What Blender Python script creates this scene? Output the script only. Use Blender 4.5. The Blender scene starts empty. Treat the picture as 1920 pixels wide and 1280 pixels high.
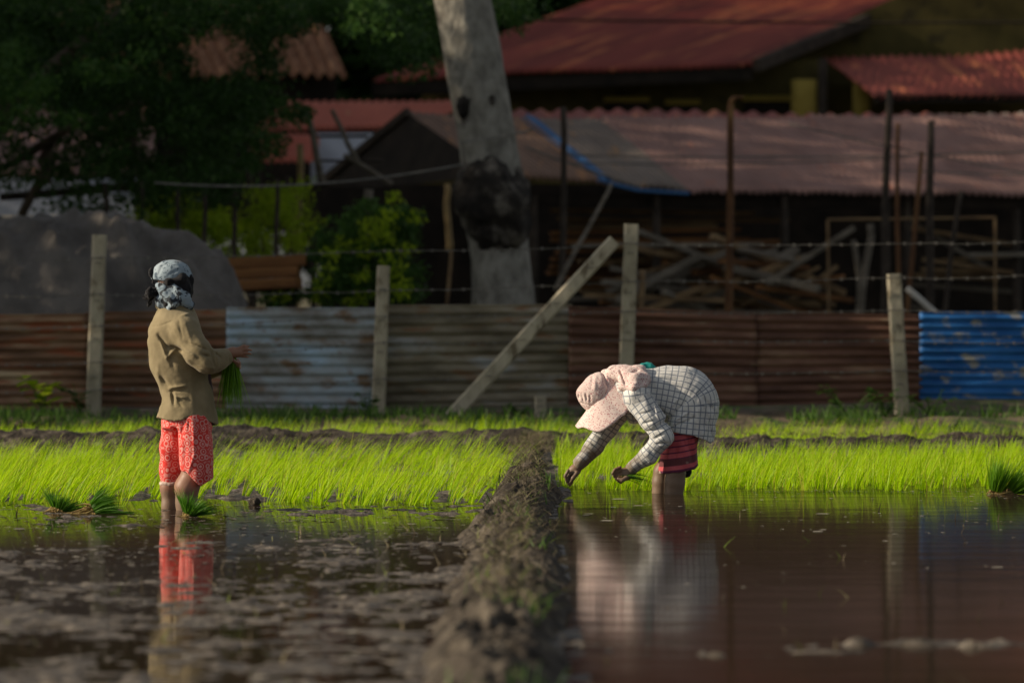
import bpy, math, random
import numpy as np
from mathutils import Vector, Matrix

random.seed(7)
rng = np.random.default_rng(7)
sc = bpy.context.scene
COL = sc.collection
F_PX, H_CAM, HOR = 10667.0, 1.2, 535.0     # focal length in photo pixels, eye height, horizon row

def P(px, py, D):
    return np.array([(px - 960) / F_PX * D, D, H_CAM - (py - HOR) / F_PX * D])

def depth_of(py, z=0.0):
    return F_PX * (H_CAM - z) / (py - HOR)

# ------------------------------------------------------------------ noise
def _h(ix, iy, iz, s):
    n = (ix * 374761393 + iy * 668265263 + iz * 2147483647 + s * 1274126177) & 0xFFFFFFFF
    n = ((n ^ (n >> 13)) * 1274126177) & 0xFFFFFFFF
    n = ((n ^ (n >> 16)) * 2246822519) & 0xFFFFFFFF
    return ((n ^ (n >> 15)) & 0xFFFFFF) / float(0xFFFFFF)

def vn(x, y, z=0.0, s=0):
    x, y, z = np.broadcast_arrays(np.asarray(x, float), np.asarray(y, float), np.asarray(z, float))
    ix, iy, iz = (np.floor(a).astype(np.int64) for a in (x, y, z))
    fx, fy, fz = x - ix, y - iy, z - iz
    fx, fy, fz = (a * a * (3 - 2 * a) for a in (fx, fy, fz))
    r = 0
    for dx in (0, 1):
        for dy in (0, 1):
            for dz in (0, 1):
                w = (fx if dx else 1 - fx) * (fy if dy else 1 - fy) * (fz if dz else 1 - fz)
                r = r + w * _h(ix + dx, iy + dy, iz + dz, s)
    return r * 2 - 1

def fbm(x, y, z=0.0, o=4, s=0, g=.5):
    r, a, f = 0, 1.0, 1.0
    for i in range(o):
        r = r + a * vn(np.asarray(x) * f, np.asarray(y) * f, np.asarray(z) * f, s + i * 17)
        a *= g; f *= 2.03
    return r

# ------------------------------------------------------------------ objects
def mk(name, v, f, mat, parent=None, loc=None, smooth=False, attrs=None):
    """one mesh object; v in world coordinates, stored relative to its thing's base"""
    v = np.asarray(v, float)
    if parent is not None:
        base = np.array(parent.location) if parent.parent is None else np.array(parent.parent.location)
        off = base
    else:
        off = np.array(loc) if loc is not None else np.zeros(3)
    me = bpy.data.meshes.new(name)
    vv = v - off
    if isinstance(f, np.ndarray):
        k = f.shape[1]
        me.vertices.add(len(vv)); me.vertices.foreach_set('co', vv.astype(np.float32).ravel())
        me.loops.add(f.size); me.loops.foreach_set('vertex_index', f.astype(np.int32).ravel())
        me.polygons.add(len(f)); me.polygons.foreach_set('loop_start', np.arange(0, f.size, k, dtype=np.int32))
        me.update(calc_edges=True); me.validate()
    else:
        me.from_pydata(vv.tolist(), [], [list(map(int, q)) for q in f]); me.update()
    if attrs:
        for an, av in attrs.items():
            a = me.attributes.new(an, 'FLOAT_VECTOR', 'POINT')
            a.data.foreach_set('vector', np.asarray(av, np.float32).ravel())
    me.materials.append(mat)
    if smooth:
        me.polygons.foreach_set('use_smooth', np.ones(len(me.polygons), bool))
    o = bpy.data.objects.new(name, me)
    COL.objects.link(o)
    if parent is not None:
        o.parent = parent
        if parent.parent is not None:
            pass
    elif loc is not None:
        o.location = tuple(off)
    return o

def tag(o, label, cat, group=None):
    o['label'] = label; o['category'] = cat
    if group: o['group'] = group
    return o

def thing(name, label, cat, loc, group=None):
    o = bpy.data.objects.new(name, None); COL.objects.link(o)
    o.location = tuple(float(a) for a in loc); o.empty_display_size = .1
    return tag(o, label, cat, group)

def kind(o, k):
    o['kind'] = k; return o

class MB:
    def __init__(s): s.v = []; s.f = []; s.n = 0
    def add(s, v, f):
        v = np.asarray(v, float)
        s.v.append(v); s.f += [[i + s.n for i in q] for q in f]; s.n += len(v)
        return s
    def tube(s, pts, r, n=8, cap=True, jitter=0, seed=0):
        pts = np.asarray(pts, float); m = len(pts)
        r = np.broadcast_to(np.asarray(r, float), (m,))
        tan = np.gradient(pts, axis=0); tan /= np.linalg.norm(tan, axis=1, keepdims=True) + 1e-12
        up = np.array([0, 0, 1.0]) if abs(tan[0][2]) < .9 else np.array([1.0, 0, 0])
        vs = []
        a = np.linspace(0, 2 * math.pi, n, endpoint=False)
        for i in range(m):
            u = np.cross(tan[i], up); u /= np.linalg.norm(u) + 1e-12
            w = np.cross(u, tan[i])
            rr = r[i]
            if jitter:
                rr = r[i] * (1 + jitter * vn(np.cos(a) * 1.3 + 5, np.sin(a) * 1.3, np.full(n, i * .5), seed))
            vs.append(pts[i] + (np.cos(a) * rr)[:, None] * u + (np.sin(a) * rr)[:, None] * w)
        f = []
        for i in range(m - 1):
            for j in range(n):
                k = (j + 1) % n
                f.append([i * n + j, i * n + k, (i + 1) * n + k, (i + 1) * n + j])
        if cap:
            f.append(list(range(n))[::-1]); f.append([(m - 1) * n + j for j in range(n)])
        return s.add(np.concatenate(vs), f)
    def beam(s, a, b, w, h, up=(0, 0, 1), bev=.12, taper=1.0, nz=6, rough=0, seed=0):
        """a squared bar from a to b with chamfered edges and uneven faces"""
        a = np.asarray(a, float); b = np.asarray(b, float)
        t = b - a; L = np.linalg.norm(t); t /= L
        up = np.asarray(up, float)
        u = np.cross(t, up); u /= np.linalg.norm(u); q = np.cross(u, t)
        c = bev * min(w, h)
        prof = [(-w/2 + c, -h/2), (w/2 - c, -h/2), (w/2, -h/2 + c), (w/2, h/2 - c), (w/2 - c, h/2), (-w/2 + c, h/2), (-w/2, h/2 - c), (-w/2, -h/2 + c)]
        vs = []
        for i in range(nz + 1):
            k = i / nz; sc_ = 1 + (taper - 1) * k
            for j, (x, y) in enumerate(prof):
                g = 1 + rough * vn(i * 1.7, j * 2.1, seed)
                vs.append(a + t * L * k + u * x * sc_ * g + q * y * sc_ * g)
        f = []
        for i in range(nz):
            for j in range(8):
                k = (j + 1) % 8
                f.append([i*8 + j, i*8 + k, i*8 + 8 + k, i*8 + 8 + j])
        f.append(list(range(8))[::-1]); f.append([nz*8 + j for j in range(8)])
        return s.add(vs, f)
    def poly(s, pts, thick):
        """flat polygon with real thickness along thick vector"""
        pts = np.asarray(pts, float); n = len(pts)
        v = np.concatenate([pts, pts + np.asarray(thick, float)])
        f = [list(range(n)), [n + i for i in range(n)][::-1]] + [[i, i + n, (i+1) % n + n, (i+1) % n] for i in range(n)]
        return s.add(v, f)
    def build(s, name, mat, parent=None, loc=None, smooth=False):
        o = mk(name, np.concatenate(s.v), s.f, mat, parent, loc, smooth)
        return o

def grid_faces(nu, nv):
    i = np.arange(nu - 1)[:, None] * nv + np.arange(nv - 1)[None, :]
    return np.stack([i, i + nv, i + nv + 1, i + 1], -1).reshape(-1, 4)

def corr(name, a, b, c, d, nw, amp, mat, parent=None, loc=None, nv=9, sag=.01, seed=0, ragged=0.0, sharp=1.0):
    """corrugated sheet: waves run across a->b, ribs along a->d"""
    a, b, c, d = (np.asarray(q, float) for q in (a, b, c, d))
    nu = int(nw * 8) + 1
    u = np.linspace(0, 1, nu)[:, None]; v = np.linspace(0, 1, nv)[None, :]
    ru = ragged * vn(u * nw * .7, 0 * u, seed) if ragged else 0
    vv = np.clip(v, 0, 1) * (1 + ru)
    S = ((1-u)*(1-vv))[..., None]*a + (u*(1-vv))[..., None]*b + (u*vv)[..., None]*c + ((1-u)*vv)[..., None]*d
    n = np.cross(b - a, d - a); n /= np.linalg.norm(n)
    w = amp * np.sin(2*math.pi*nw*u) + 0*v + sag * fbm(u*3 + seed, v*2 + seed*.3, 0, 3, seed)
    V = (S + w[..., None]*n).reshape(-1, 3)
    o = mk(name, V, grid_faces(nu, nv), mat, parent, loc, True)
    m = o.modifiers.new('thickness', 'SOLIDIFY'); m.thickness = .006; m.offset = 0
    return o

# ------------------------------------------------------------------ materials
def newmat(name):
    m = bpy.data.materials.new(name); m.use_nodes = True
    nt = m.node_tree; nt.nodes.clear()
    out = nt.nodes.new('ShaderNodeOutputMaterial')
    b = nt.nodes.new('ShaderNodeBsdfPrincipled')
    nt.links.new(b.outputs[0], out.inputs[0])
    return m, nt, b, out

def nd(nt, typ, ins=None, **kw):
    n = nt.nodes.new('ShaderNode' + typ)
    for k, v in kw.items(): setattr(n, k, v)
    for k, v in (ins or {}).items():
        if hasattr(v, 'is_output'): nt.links.new(v, n.inputs[k])
        else: n.inputs[k].default_value = v
    return n

def coords(nt, scale=(1, 1, 1), attr=None):
    if attr:
        src = nd(nt, 'Attribute', attribute_name=attr).outputs['Vector']
    else:
        src = nd(nt, 'TexCoord').outputs['Object']
    return nd(nt, 'Mapping', {'Vector': src, 'Scale': scale}).outputs[0]

def ramp(nt, fac, stops, interp='LINEAR'):
    r = nd(nt, 'ValToRGB', {'Fac': fac}); e = r.color_ramp
    e.interpolation = interp
    while len(e.elements) < len(stops): e.elements.new(.5)
    for el, (p, c) in zip(e.elements, stops):
        el.position = p; el.color = (*c, 1) if len(c) == 3 else c
    return r.outputs[0]

def mix(nt, fac, a, b, typ='MIX'):
    n = nd(nt, 'Mix', data_type='RGBA', blend_type=typ)
    for i, v in ((0, fac), (6, a), (7, b)):
        if hasattr(v, 'is_output'): nt.links.new(v, n.inputs[i])
        elif i == 0: n.inputs[0].default_value = v
        else: n.inputs[i].default_value = (*v, 1)
    return n.outputs[2]

def bump(nt, b, height, strength, dist=.01):
    n = nd(nt, 'Bump', {'Height': height, 'Strength': strength, 'Distance': dist})
    nt.links.new(n.outputs[0], b.inputs['Normal'])

def noisemat(name, stops, scale=5, rough=.8, stretch=(1, 1, 1), detail=6, bmp=.3, bdist=.01, bscale=None, spec=.3, metallic=0, spots=None, spot_scale=3, spot_at=.6):
    m, nt, b, _ = newmat(name)
    co = coords(nt, stretch)
    n = nd(nt, 'TexNoise', {'Vector': co, 'Scale': scale, 'Detail': detail, 'Roughness': .6})
    c = ramp(nt, n.outputs[0], stops)
    if spots:
        n2 = nd(nt, 'TexNoise', {'Vector': co, 'Scale': spot_scale, 'Detail': 5, 'Roughness': .65})
        k = ramp(nt, n2.outputs[0], [(spot_at, (0, 0, 0)), (spot_at + .08, (1, 1, 1))])
        c = mix(nt, k, c, spots)
    nt.links.new(c, b.inputs['Base Color'])
    b.inputs['Roughness'].default_value = rough
    b.inputs['Specular IOR Level'].default_value = spec
    b.inputs['Metallic'].default_value = metallic
    if bmp:
        n3 = nd(nt, 'TexNoise', {'Vector': co, 'Scale': bscale or scale * 3, 'Detail': 6})
        bump(nt, b, n3.outputs[0], bmp, bdist)
    return m

def leafmat(name, c1, c2, trans=.45, rough=.5, c3=None):
    m, nt, b, out = newmat(name)
    g = nd(nt, 'NewGeometry')
    st = [(0, c1), (.8, c2)] + ([(.97, c3)] if c3 else [])
    c = ramp(nt, g.outputs['Random Per Island'], st)
    nt.links.new(c, b.inputs['Base Color'])
    b.inputs['Roughness'].default_value = rough
    b.inputs['Specular IOR Level'].default_value = .25
    t = nd(nt, 'BsdfTranslucent', {'Color': c})
    mx = nd(nt, 'MixShader', {0: trans, 1: b.outputs[0], 2: t.outputs[0]})
    nt.links.new(mx.outputs[0], out.inputs[0])
    return m

M = {}
M['mud'] = noisemat('wet_mud', [(.34, (.035, .030, .023)), (.5, (.11, .093, .073)), (.64, (.26, .225, .18))], 12, .5, bmp=.8, bdist=.02, bscale=45, spec=.3)
M['earth'] = noisemat('bund_earth', [(.32, (.016, .013, .010)), (.5, (.060, .049, .037)), (.7, (.17, .145, .11))], 9, .92, bmp=.9, bdist=.03, bscale=35)
M['soil'] = noisemat('bank_soil', [(.3, (.06, .045, .03)), (.7, (.19, .15, .1))], 3, .95, bmp=.8, bdist=.04, bscale=14, spots=(.05, .085, .02), spot_scale=2.2, spot_at=.5)
M['concrete'] = noisemat('weathered_concrete', [(.3, (.25, .22, .16)), (.5, (.40, .36, .27)), (.75, (.52, .47, .36))], 7, .9, stretch=(1, 1, .5), bmp=.5, bscale=60, spots=(.16, .13, .085), spot_scale=6, spot_at=.56)
M['bark'] = noisemat('pale_bark', [(.34, (.16, .152, .13)), (.5, (.255, .245, .212)), (.66, (.33, .32, .28))], 9, .92, stretch=(1, 1, .6), bmp=1.0, bdist=.06, bscale=9, spots=(.09, .08, .066), spot_scale=2.2, spot_at=.60)
M['burl'] = noisemat('dark_burl', [(.38, (.010, .009, .008)), (.52, (.035, .030, .025)), (.64, (.17, .155, .13))], 3.4, .95, bmp=.9, bdist=.05, bscale=9)
M['darkbark'] = noisemat('dark_bark', [(.3, (.05, .038, .028)), (.7, (.16, .125, .09))], 8, .95, stretch=(1, 1, .3), bmp=.7, bdist=.03)
M['wood'] = noisemat('old_timber', [(.3, (.10, .064, .035)), (.5, (.22, .145, .075)), (.7, (.36, .25, .13))], 4, .85, stretch=(.6, 2, 2), bmp=.4, bscale=18)
M['woodgrey'] = noisemat('grey_timber', [(.3, (.10, .085, .065)), (.7, (.26, .23, .185))], 4, .9, stretch=(.5, 2, 2), bmp=.4)
M['orangewood'] = noisemat('orange_boards', [(.35, (.07, .03, .012)), (.65, (.28, .13, .045))], 2.5, .8, stretch=(.4, 1, 2.4), bmp=.4)
M['bamboo'] = noisemat('bamboo_pole', [(.3, (.18, .12, .05)), (.7, (.42, .30, .13))], 5, .6, bmp=.3)
M['rustpole'] = noisemat('rusty_pipe', [(.3, (.045, .025, .016)), (.55, (.15, .07, .03)), (.8, (.36, .22, .07))], 5, .8, stretch=(2, 2, .6), bmp=.4)
M['darkpole'] = noisemat('dark_pole', [(.3, (.025, .02, .016)), (.7, (.08, .062, .048))], 7, .85, bmp=.5)
M['wire'] = noisemat('wire_steel', [(.3, (.10, .095, .085)), (.7, (.22, .21, .19))], 20, .5, bmp=0, metallic=.4)
M['cable'] = noisemat('cable_sheath', [(.3, (.10, .10, .09)), (.7, (.25, .24, .22))], 8, .6, bmp=0)
M['whitepipe'] = noisemat('white_pipe', [(.3, (.45, .43, .38)), (.7, (.68, .66, .6))], 5, .6, bmp=.1)
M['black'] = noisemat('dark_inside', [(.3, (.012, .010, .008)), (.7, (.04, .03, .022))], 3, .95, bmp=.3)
M['tarp'] = noisemat('grey_tarp_sun_spots', [(.35, (.068, .061, .054)), (.6, (.15, .136, .12))], 1.6, .6, bmp=.9, bdist=.10, bscale=3.2, spots=(.36, .31, .23), spot_scale=.8, spot_at=.62)  # beige spots are sunlit patches put into the tarp colour
M['whitewall'] = noisemat('bluish_wall', [(.3, (.42, .46, .54)), (.7, (.62, .66, .74))], 2, .8, bmp=.1)
M['olivewall'] = noisemat('ochre_wall_shaded', [(.3, (.055, .045, .013)), (.7, (.11, .09, .025))], 2.5, .9, bmp=.2, spots=(.04, .034, .014), spot_scale=1.6, spot_at=.58)  # base darkened so the shade under the overhang sits in the colour
M['yellowwall'] = noisemat('yellow_column', [(.3, (.26, .19, .03)), (.7, (.40, .30, .065))], 3, .85, bmp=.2)
M['tile'] = noisemat('clay_tile', [(.3, (.16, .07, .04)), (.55, (.36, .185, .105)), (.8, (.5, .31, .19))], 7, .9, bmp=.4)

def roofmat(name, stops, streak, axis=(1, 1, 1), streak_at=.58, rough=.6, scale=1.2):
    m, nt, b, _ = newmat(name)
    co = coords(nt, axis, 'sheet')
    n = nd(nt, 'TexNoise', {'Vector': co, 'Scale': scale, 'Detail': 7, 'Roughness': .62})
    c = ramp(nt, n.outputs[0], stops)
    n2 = nd(nt, 'TexNoise', {'Vector': co, 'Scale': scale * 2.6, 'Detail': 4, 'Roughness': .6})
    k = ramp(nt, n2.outputs[0], [(streak_at, (0, 0, 0)), (streak_at + .1, (1, 1, 1))])
    c = mix(nt, k, c, streak)
    nt.links.new(c, b.inputs['Base Color'])
    b.inputs['Roughness'].default_value = rough
    b.inputs['Specular IOR Level'].default_value = .35
    n3 = nd(nt, 'TexNoise', {'Vector': co, 'Scale': 30.0, 'Detail': 5})
    bump(nt, b, n3.outputs[0], .25, .01)
    return m

# sheet attribute: x = metres across the ribs, y = metres along the ribs
def sheet_attr(o, a, b, d):
    a, b, d = (np.asarray(q, float) for q in (a, b, d))
    me = o.data; n = len(me.vertices); co = np.empty(n*3, np.float32); me.vertices.foreach_get('co', co)
    root = o.parent if o.parent is not None else o
    co = co.reshape(-1, 3) + np.array(root.location)
    eu = (b - a) / np.linalg.norm(b - a); ev = (d - a) / np.linalg.norm(d - a)
    r = co - a
    c_ = eu @ ev; pu, pv = r @ eu, r @ ev          # coordinates along the (skew) edges themselves
    q = np.stack([(pu - c_*pv)/(1 - c_*c_), (pv - c_*pu)/(1 - c_*c_), np.zeros(n)], 1)
    at = me.attributes.new('sheet', 'FLOAT_VECTOR', 'POINT'); at.data.foreach_set('vector', q.astype(np.float32).ravel())
    return o

M['redroof'] = roofmat('red_roof_sun_streaks', [(.35, (.19, .045, .036)), (.55, (.33, .075, .055)), (.68, (.40, .11, .07))], (.60, .20, .09), (1.0, .10, 1), .54)  # orange streaks are dappled sun painted into the roof colour
M['redroof2'] = roofmat('red_roof_sunlit', [(.3, (.42, .10, .06)), (.7, (.60, .17, .10))], (.5, .30, .14), (.7, .3, 1), .62)  # base colour brightened to stand in for dappled sun
M['pinkroof'] = roofmat('pink_roof_faded', [(.3, (.21, .115, .095)), (.55, (.36, .215, .185)), (.8, (.47, .30, .265))], (.44, .19, .13), (1.0, .35, 1), .6)
M['rustroof'] = roofmat('rusty_roof', [(.3, (.14, .08, .055)), (.6, (.26, .16, .11)), (.8, (.34, .23, .17))], (.42, .21, .09), (1.3, .3, 1), .55)
M['greyroof'] = roofmat('grey_roof', [(.3, (.16, .125, .105)), (.7, (.30, .25, .21))], (.36, .21, .10), (1.2, .3, 1), .56)
M['blueroof'] = roofmat('blue_strip', [(.3, (.03, .11, .27)), (.7, (.06, .19, .42))], (.2, .3, .42), (1, .5, 1), .66)
# fence sheets: ribs run along x, so the sheet attribute is (height, along)
M['f_rust'] = roofmat('fence_rust', [(.38, (.09, .05, .03)), (.5, (.22, .125, .075)), (.62, (.42, .33, .21))], (.26, .085, .04), (3.0, .5, 1), .52, .8, 1.3)
M['f_blue'] = roofmat('fence_pale_blue', [(.36, (.14, .115, .085)), (.48, (.30, .32, .33)), (.62, (.38, .52, .66))], (.19, .125, .075), (1.6, .7, 1), .53, .6, 1.5)
M['f_grey'] = roofmat('fence_grey', [(.38, (.10, .085, .055)), (.52, (.25, .22, .16)), (.64, (.40, .43, .46))], (.20, .115, .06), (2.4, .6, 1), .55, .65, 1.3)
M['f_brown'] = roofmat('fence_brown', [(.38, (.075, .036, .026)), (.52, (.16, .08, .055)), (.66, (.28, .18, .12))], (.30, .23, .15), (2.5, .5, 1), .62, .75, 1.6)
M['f_brightblue'] = roofmat('fence_bright_blue', [(.38, (.012, .09, .30)), (.62, (.03, .18, .50))], (.30, .30, .27), (1.5, .8, 1), .53, .5, 1.7)

M['rice'] = leafmat('rice_blade', (.31, .55, .003), (.54, .80, .005), .58, .45, (.55, .52, .08))
M['ricedark'] = leafmat('rice_bundle_blade', (.05, .16, .012), (.11, .28, .02), .4, .45)
M['riceheld'] = leafmat('held_rice_blade', (.08, .21, .01), (.20, .40, .02), .5, .45)
M['root'] = leafmat('rice_root', (.25, .17, .07), (.5, .38, .14), .2, .8)
M['straw'] = leafmat('straw', (.06, .048, .03), (.30, .25, .16), .2, .85, (.16, .24, .03))
M['weed'] = leafmat('weed_leaf', (.035, .09, .015), (.10, .20, .03), .4, .5)
M['lime'] = leafmat('lime_sunlit_leaf', (.24, .38, .015), (.45, .58, .03), .55, .5)  # bright leaf tone; on the bright shrubs it stands in for sunlight
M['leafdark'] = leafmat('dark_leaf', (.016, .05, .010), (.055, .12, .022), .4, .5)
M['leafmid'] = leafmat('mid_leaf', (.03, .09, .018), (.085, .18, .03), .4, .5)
M['fleck'] = leafmat('floating_fleck', (.30, .26, .2), (.62, .58, .48), .1, .6)

def water_mat(name, rough, bs, silt):
    m, nt, b, out = newmat(name)
    b.inputs['Base Color'].default_value = (.040, .026, .016, 1)
    b.inputs['Roughness'].default_value = rough
    b.inputs['IOR'].default_value = 1.33
    co = coords(nt, (1, 1, 1))
    n = nd(nt, 'TexNoise', {'Vector': co, 'Scale': 2.2, 'Detail': 4, 'Roughness': .55})
    bump(nt, b, n.outputs[0], bs, .012)
    # thin film of silt in drifts, added to weaken the mirror reflections
    n2 = nd(nt, 'TexNoise', {'Vector': coords(nt, (.9, 2.2, 1)), 'Scale': 1.6, 'Detail': 6, 'Roughness': .65})
    k = ramp(nt, n2.outputs[0], [(.35, (silt*.5,)*3), (.65, (silt*1.4,)*3)])
    film = nd(nt, 'BsdfDiffuse', {'Color': (.030, .021, .015, 1)})
    mx = nd(nt, 'MixShader', {0: k, 1: b.outputs[0], 2: film.outputs[0]})
    nt.links.new(mx.outputs[0], out.inputs[0])
    return m
M['water_l'] = water_mat('still_paddy_water',   .050, .10, .24); M['water_r'] = water_mat('rippled_paddy_water', .070, .14, .40)

def fabric(name, base_stops, scale=9, rough=.85, weave=.12):
    m, nt, b, _ = newmat(name)
    co = coords(nt)
    n = nd(nt, 'TexNoise', {'Vector': co, 'Scale': scale, 'Detail': 5})
    c = ramp(nt, n.outputs[0], base_stops)
    nt.links.new(c, b.inputs['Base Color'])
    b.inputs['Roughness'].default_value = rough
    b.inputs['Specular IOR Level'].default_value = .15
    b.inputs['Sheen Weight'].default_value = .1
    n3 = nd(nt, 'TexNoise', {'Vector': co, 'Scale': 45.0, 'Detail': 5})
    bump(nt, b, n3.outputs[0], weave * 2, .01)
    return m, nt, b, co, c

M['jacket'] = fabric('tan_cotton', [(.3, (.21, .172, .096)), (.7, (.315, .26, .155))])[0]
M['purple'] = fabric('purple_cotton', [(.3, (.03, .014, .02)), (.7, (.07, .03, .042))])[0]
M['blackcloth'] = fabric('black_cloth', [(.3, (.008, .008, .009)), (.7, (.03, .03, .033))])[0]
M['teal'] = fabric('teal_cloth', [(.3, (.01, .20, .19)), (.7, (.03, .38, .35))])[0]
M['lace'] = fabric('pale_lace', [(.3, (.5, .38, .32)), (.7, (.75, .62, .55))])[0]

def trousers_mat():
    m, nt, b, co, c = fabric('red_print', [(.3, (.62, .035, .03)), (.7, (.75, .06, .045))])
    v = nd(nt, 'TexVoronoi', {'Vector': co, 'Scale': 26.0, 'Randomness': .55})
    k = ramp(nt, v.outputs['Distance'], [(0, (1, 1, 1)), (.17, (.9, .9, .9)), (.23, (0, 0, 0)), (.33, (0, 0, 0)), (.38, (.8, .8, .8)), (.47, (.8, .8, .8)), (.52, (0, 0, 0)), (.62, (0, 0, 0)), (.72, (.6, .6, .6))])
    c2 = mix(nt, k, c, (.82, .42, .38))
    nt.links.new(c2, b.inputs['Base Color'])
    return m
M['trousers'] = trousers_mat()

def spots_mat(name, base, spot, scale, size, blotch=None, bscale=10, bat=.58):
    m, nt, b, co, c = fabric(name, base)
    v = nd(nt, 'TexVoronoi', {'Vector': co, 'Scale': scale, 'Randomness': 1.0})
    k = ramp(nt, v.outputs['Distance'], [(size, (1, 1, 1)), (size + .06, (0, 0, 0))])
    c = mix(nt, k, c, spot)
    if blotch:
        n = nd(nt, 'TexNoise', {'Vector': co, 'Scale': bscale, 'Detail': 3})
        k2 = ramp(nt, n.outputs[0], [(bat, (0, 0, 0)), (bat + .05, (1, 1, 1))])
        c = mix(nt, k2, c, blotch)
    nt.links.new(c, b.inputs['Base Color'])
    return m
M['capcloth'] = spots_mat('pale_blue_print', [(.3, (.22, .30, .36)), (.7, (.38, .46, .51))], (.03, .04, .06), 30, .13, (.10, .14, .18), 38, .55)
M['scarfcloth'] = spots_mat('blue_black_print', [(.3, (.20, .27, .33)), (.7, (.36, .44, .49))], (.10, .11, .03), 40, .1, (.035, .042, .052), 30, .49)
M['hatcloth'] = spots_mat('pink_dotted_cloth', [(.3, (.66, .53, .50)), (.7, (.80, .67, .63))], (.40, .10, .13), 95, .26)

def plaid_mat():
    m, nt, b, co, c = fabric('plaid_cotton', [(.3, (.64, .64, .62)), (.7, (.78, .78, .75))])
    at = nd(nt, 'Attribute', attribute_name='cloth').outputs['Vector']
    s = nd(nt, 'SeparateXYZ', {0: at})
    def line(sock, per, wid, off=0.0):
        q = nd(nt, 'Math', {0: sock, 1: off}, operation='ADD').outputs[0]
        q = nd(nt, 'Math', {0: q, 1: per}, operation='DIVIDE').outputs[0]
        q = nd(nt, 'Math', {0: q}, operation='FRACT').outputs[0]
        q = nd(nt, 'Math', {0: q, 1: .5}, operation='SUBTRACT').outputs[0]
        q = nd(nt, 'Math', {0: q}, operation='ABSOLUTE').outputs[0]
        return ramp(nt, q, [(wid, (1, 1, 1)), (wid + .03, (0, 0, 0))])
    col = c
    per = .033
    for sock in (s.outputs[0], s.outputs[1]):
        col = mix(nt, line(sock, per, .12), col, (.52, .54, .55))
    for sock in (s.outputs[0], s.outputs[1]):
        col = mix(nt, line(sock, per, .035), col, (.15, .175, .23))
    mud = nd(nt, 'TexNoise', {'Vector': co, 'Scale': 14.0, 'Detail': 4}).outputs[0]
    k = nd(nt, 'Math', {0: s.outputs[2], 1: mud}, operation='MULTIPLY').outputs[0]
    k = ramp(nt, k, [(.22, (0, 0, 0)), (.5, (.9, .9, .9))])
    col = mix(nt, k, col, (.17, .125, .075))
    nt.links.new(col, b.inputs['Base Color'])
    return m
M['plaid'] = plaid_mat()

def skirt_mat():
    m, nt, b, co, c = fabric('pink_sarong', [(.3, (.52, .09, .11)), (.7, (.66, .15, .17))])
    s = nd(nt, 'SeparateXYZ', {0: nd(nt, 'Attribute', attribute_name='cloth').outputs['Vector']})
    h = s.outputs[2]
    q = nd(nt, 'Math', {0: h, 1: .034}, operation='DIVIDE').outputs[0]
    q = nd(nt, 'Math', {0: q}, operation='FRACT').outputs[0]
    k = ramp(nt, q, [(.0, (1, 1, 1)), (.14, (1, 1, 1)), (.2, (0, 0, 0)), (.9, (0, 0, 0)), (1, (1, 1, 1))])
    c = mix(nt, k, c, (.13, .03, .07))
    k2 = ramp(nt, h, [(.0, (0, 0, 0)), (.028, (0, 0, 0)), (.032, (1, 1, 1)), (.066, (1, 1, 1)), (.072, (0, 0, 0))])
    c = mix(nt, k2, c, (.15, .05, .055))
    v = nd(nt, 'TexVoronoi', {'Vector': co, 'Scale': 11.0, 'Randomness': .6})
    k3 = ramp(nt, v.outputs['Distance'], [(.13, (1, 1, 1)), (.19, (0, 0, 0))])
    c = mix(nt, k3, c, (.45, .33, .27))
    nt.links.new(c, b.inputs['Base Color'])
    return m
M['skirt'] = skirt_mat()

def skin_mat(name, c1, c2, mudline):
    m, nt, b, co, c = fabric(name, [(.3, c1), (.7, c2)], 7, .5, .05)
    b.inputs['Specular IOR Level'].default_value = .4
    b.inputs['Sheen Weight'].default_value = 0
    s = nd(nt, 'SeparateXYZ', {0: co})
    n = nd(nt, 'TexNoise', {'Vector': co, 'Scale': 16.0, 'Detail': 5})
    q = nd(nt, 'Math', {0: n.outputs[0], 1: .12}, operation='MULTIPLY').outputs[0]
    q = nd(nt, 'Math', {0: s.outputs[2], 1: q}, operation='SUBTRACT').outputs[0]
    k = ramp(nt, q, [(mudline - .01, (.75, .75, .75)), (mudline + .03, (0, 0, 0))])
    c = mix(nt, k, c, (.20, .15, .105))
    nt.links.new(c, b.inputs['Base Color'])
    return m
M['skin'] = skin_mat('skin_brown', (.27, .14, .09), (.38, .215, .145), .02)
M['skinmud'] = skin_mat('skin_brown_muddy', (.20, .10, .058), (.28, .15, .09), .08)

# ================================================================== SETTING
SUN_EL, SUN_AZ = math.radians(24), math.radians(5)     # low sun from the left, a little behind the camera
sun_dir = np.array([-math.cos(SUN_EL)*math.cos(SUN_AZ), -math.cos(SUN_EL)*math.sin(SUN_AZ), math.sin(SUN_EL)])

def ground_z(x, y):
    """paddy bottom, then the bank that carries the fence, then the yard"""
    t = np.clip((y - 44.2) / 1.5, 0, 1); t = t*t*(3 - 2*t)
    t2 = np.clip((y - 50) / 12, 0, 1)
    return -.16 + .28*t + .10*t2

ys = np.concatenate([[-400, -60, 0, 20, 40], np.arange(43.8, 52, .06), np.arange(52, 100, 1.5), [120, 200, 500, 1200]])
xs = np.concatenate([[-900, -200, -60, -25], np.arange(-8, 8.01, .08), [25, 60, 200, 900]])
X, Y = np.meshgrid(xs, ys, indexing='ij')
near = (np.abs(X) < 9) & (Y > 43.8) & (Y < 52)
Z = ground_z(X, Y) + near * (.035*fbm(X*2.2, Y*2.2, 0, 4, 3) + .012*vn(X*11, Y*11, 0, 4)) * np.clip((Y - 44.3) / .6, 0, 1)
kind(mk('ground', np.stack([X, Y, Z], -1).reshape(-1, 3), grid_faces(len(xs), len(ys)), M['soil'], smooth=True), 'structure')

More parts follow.
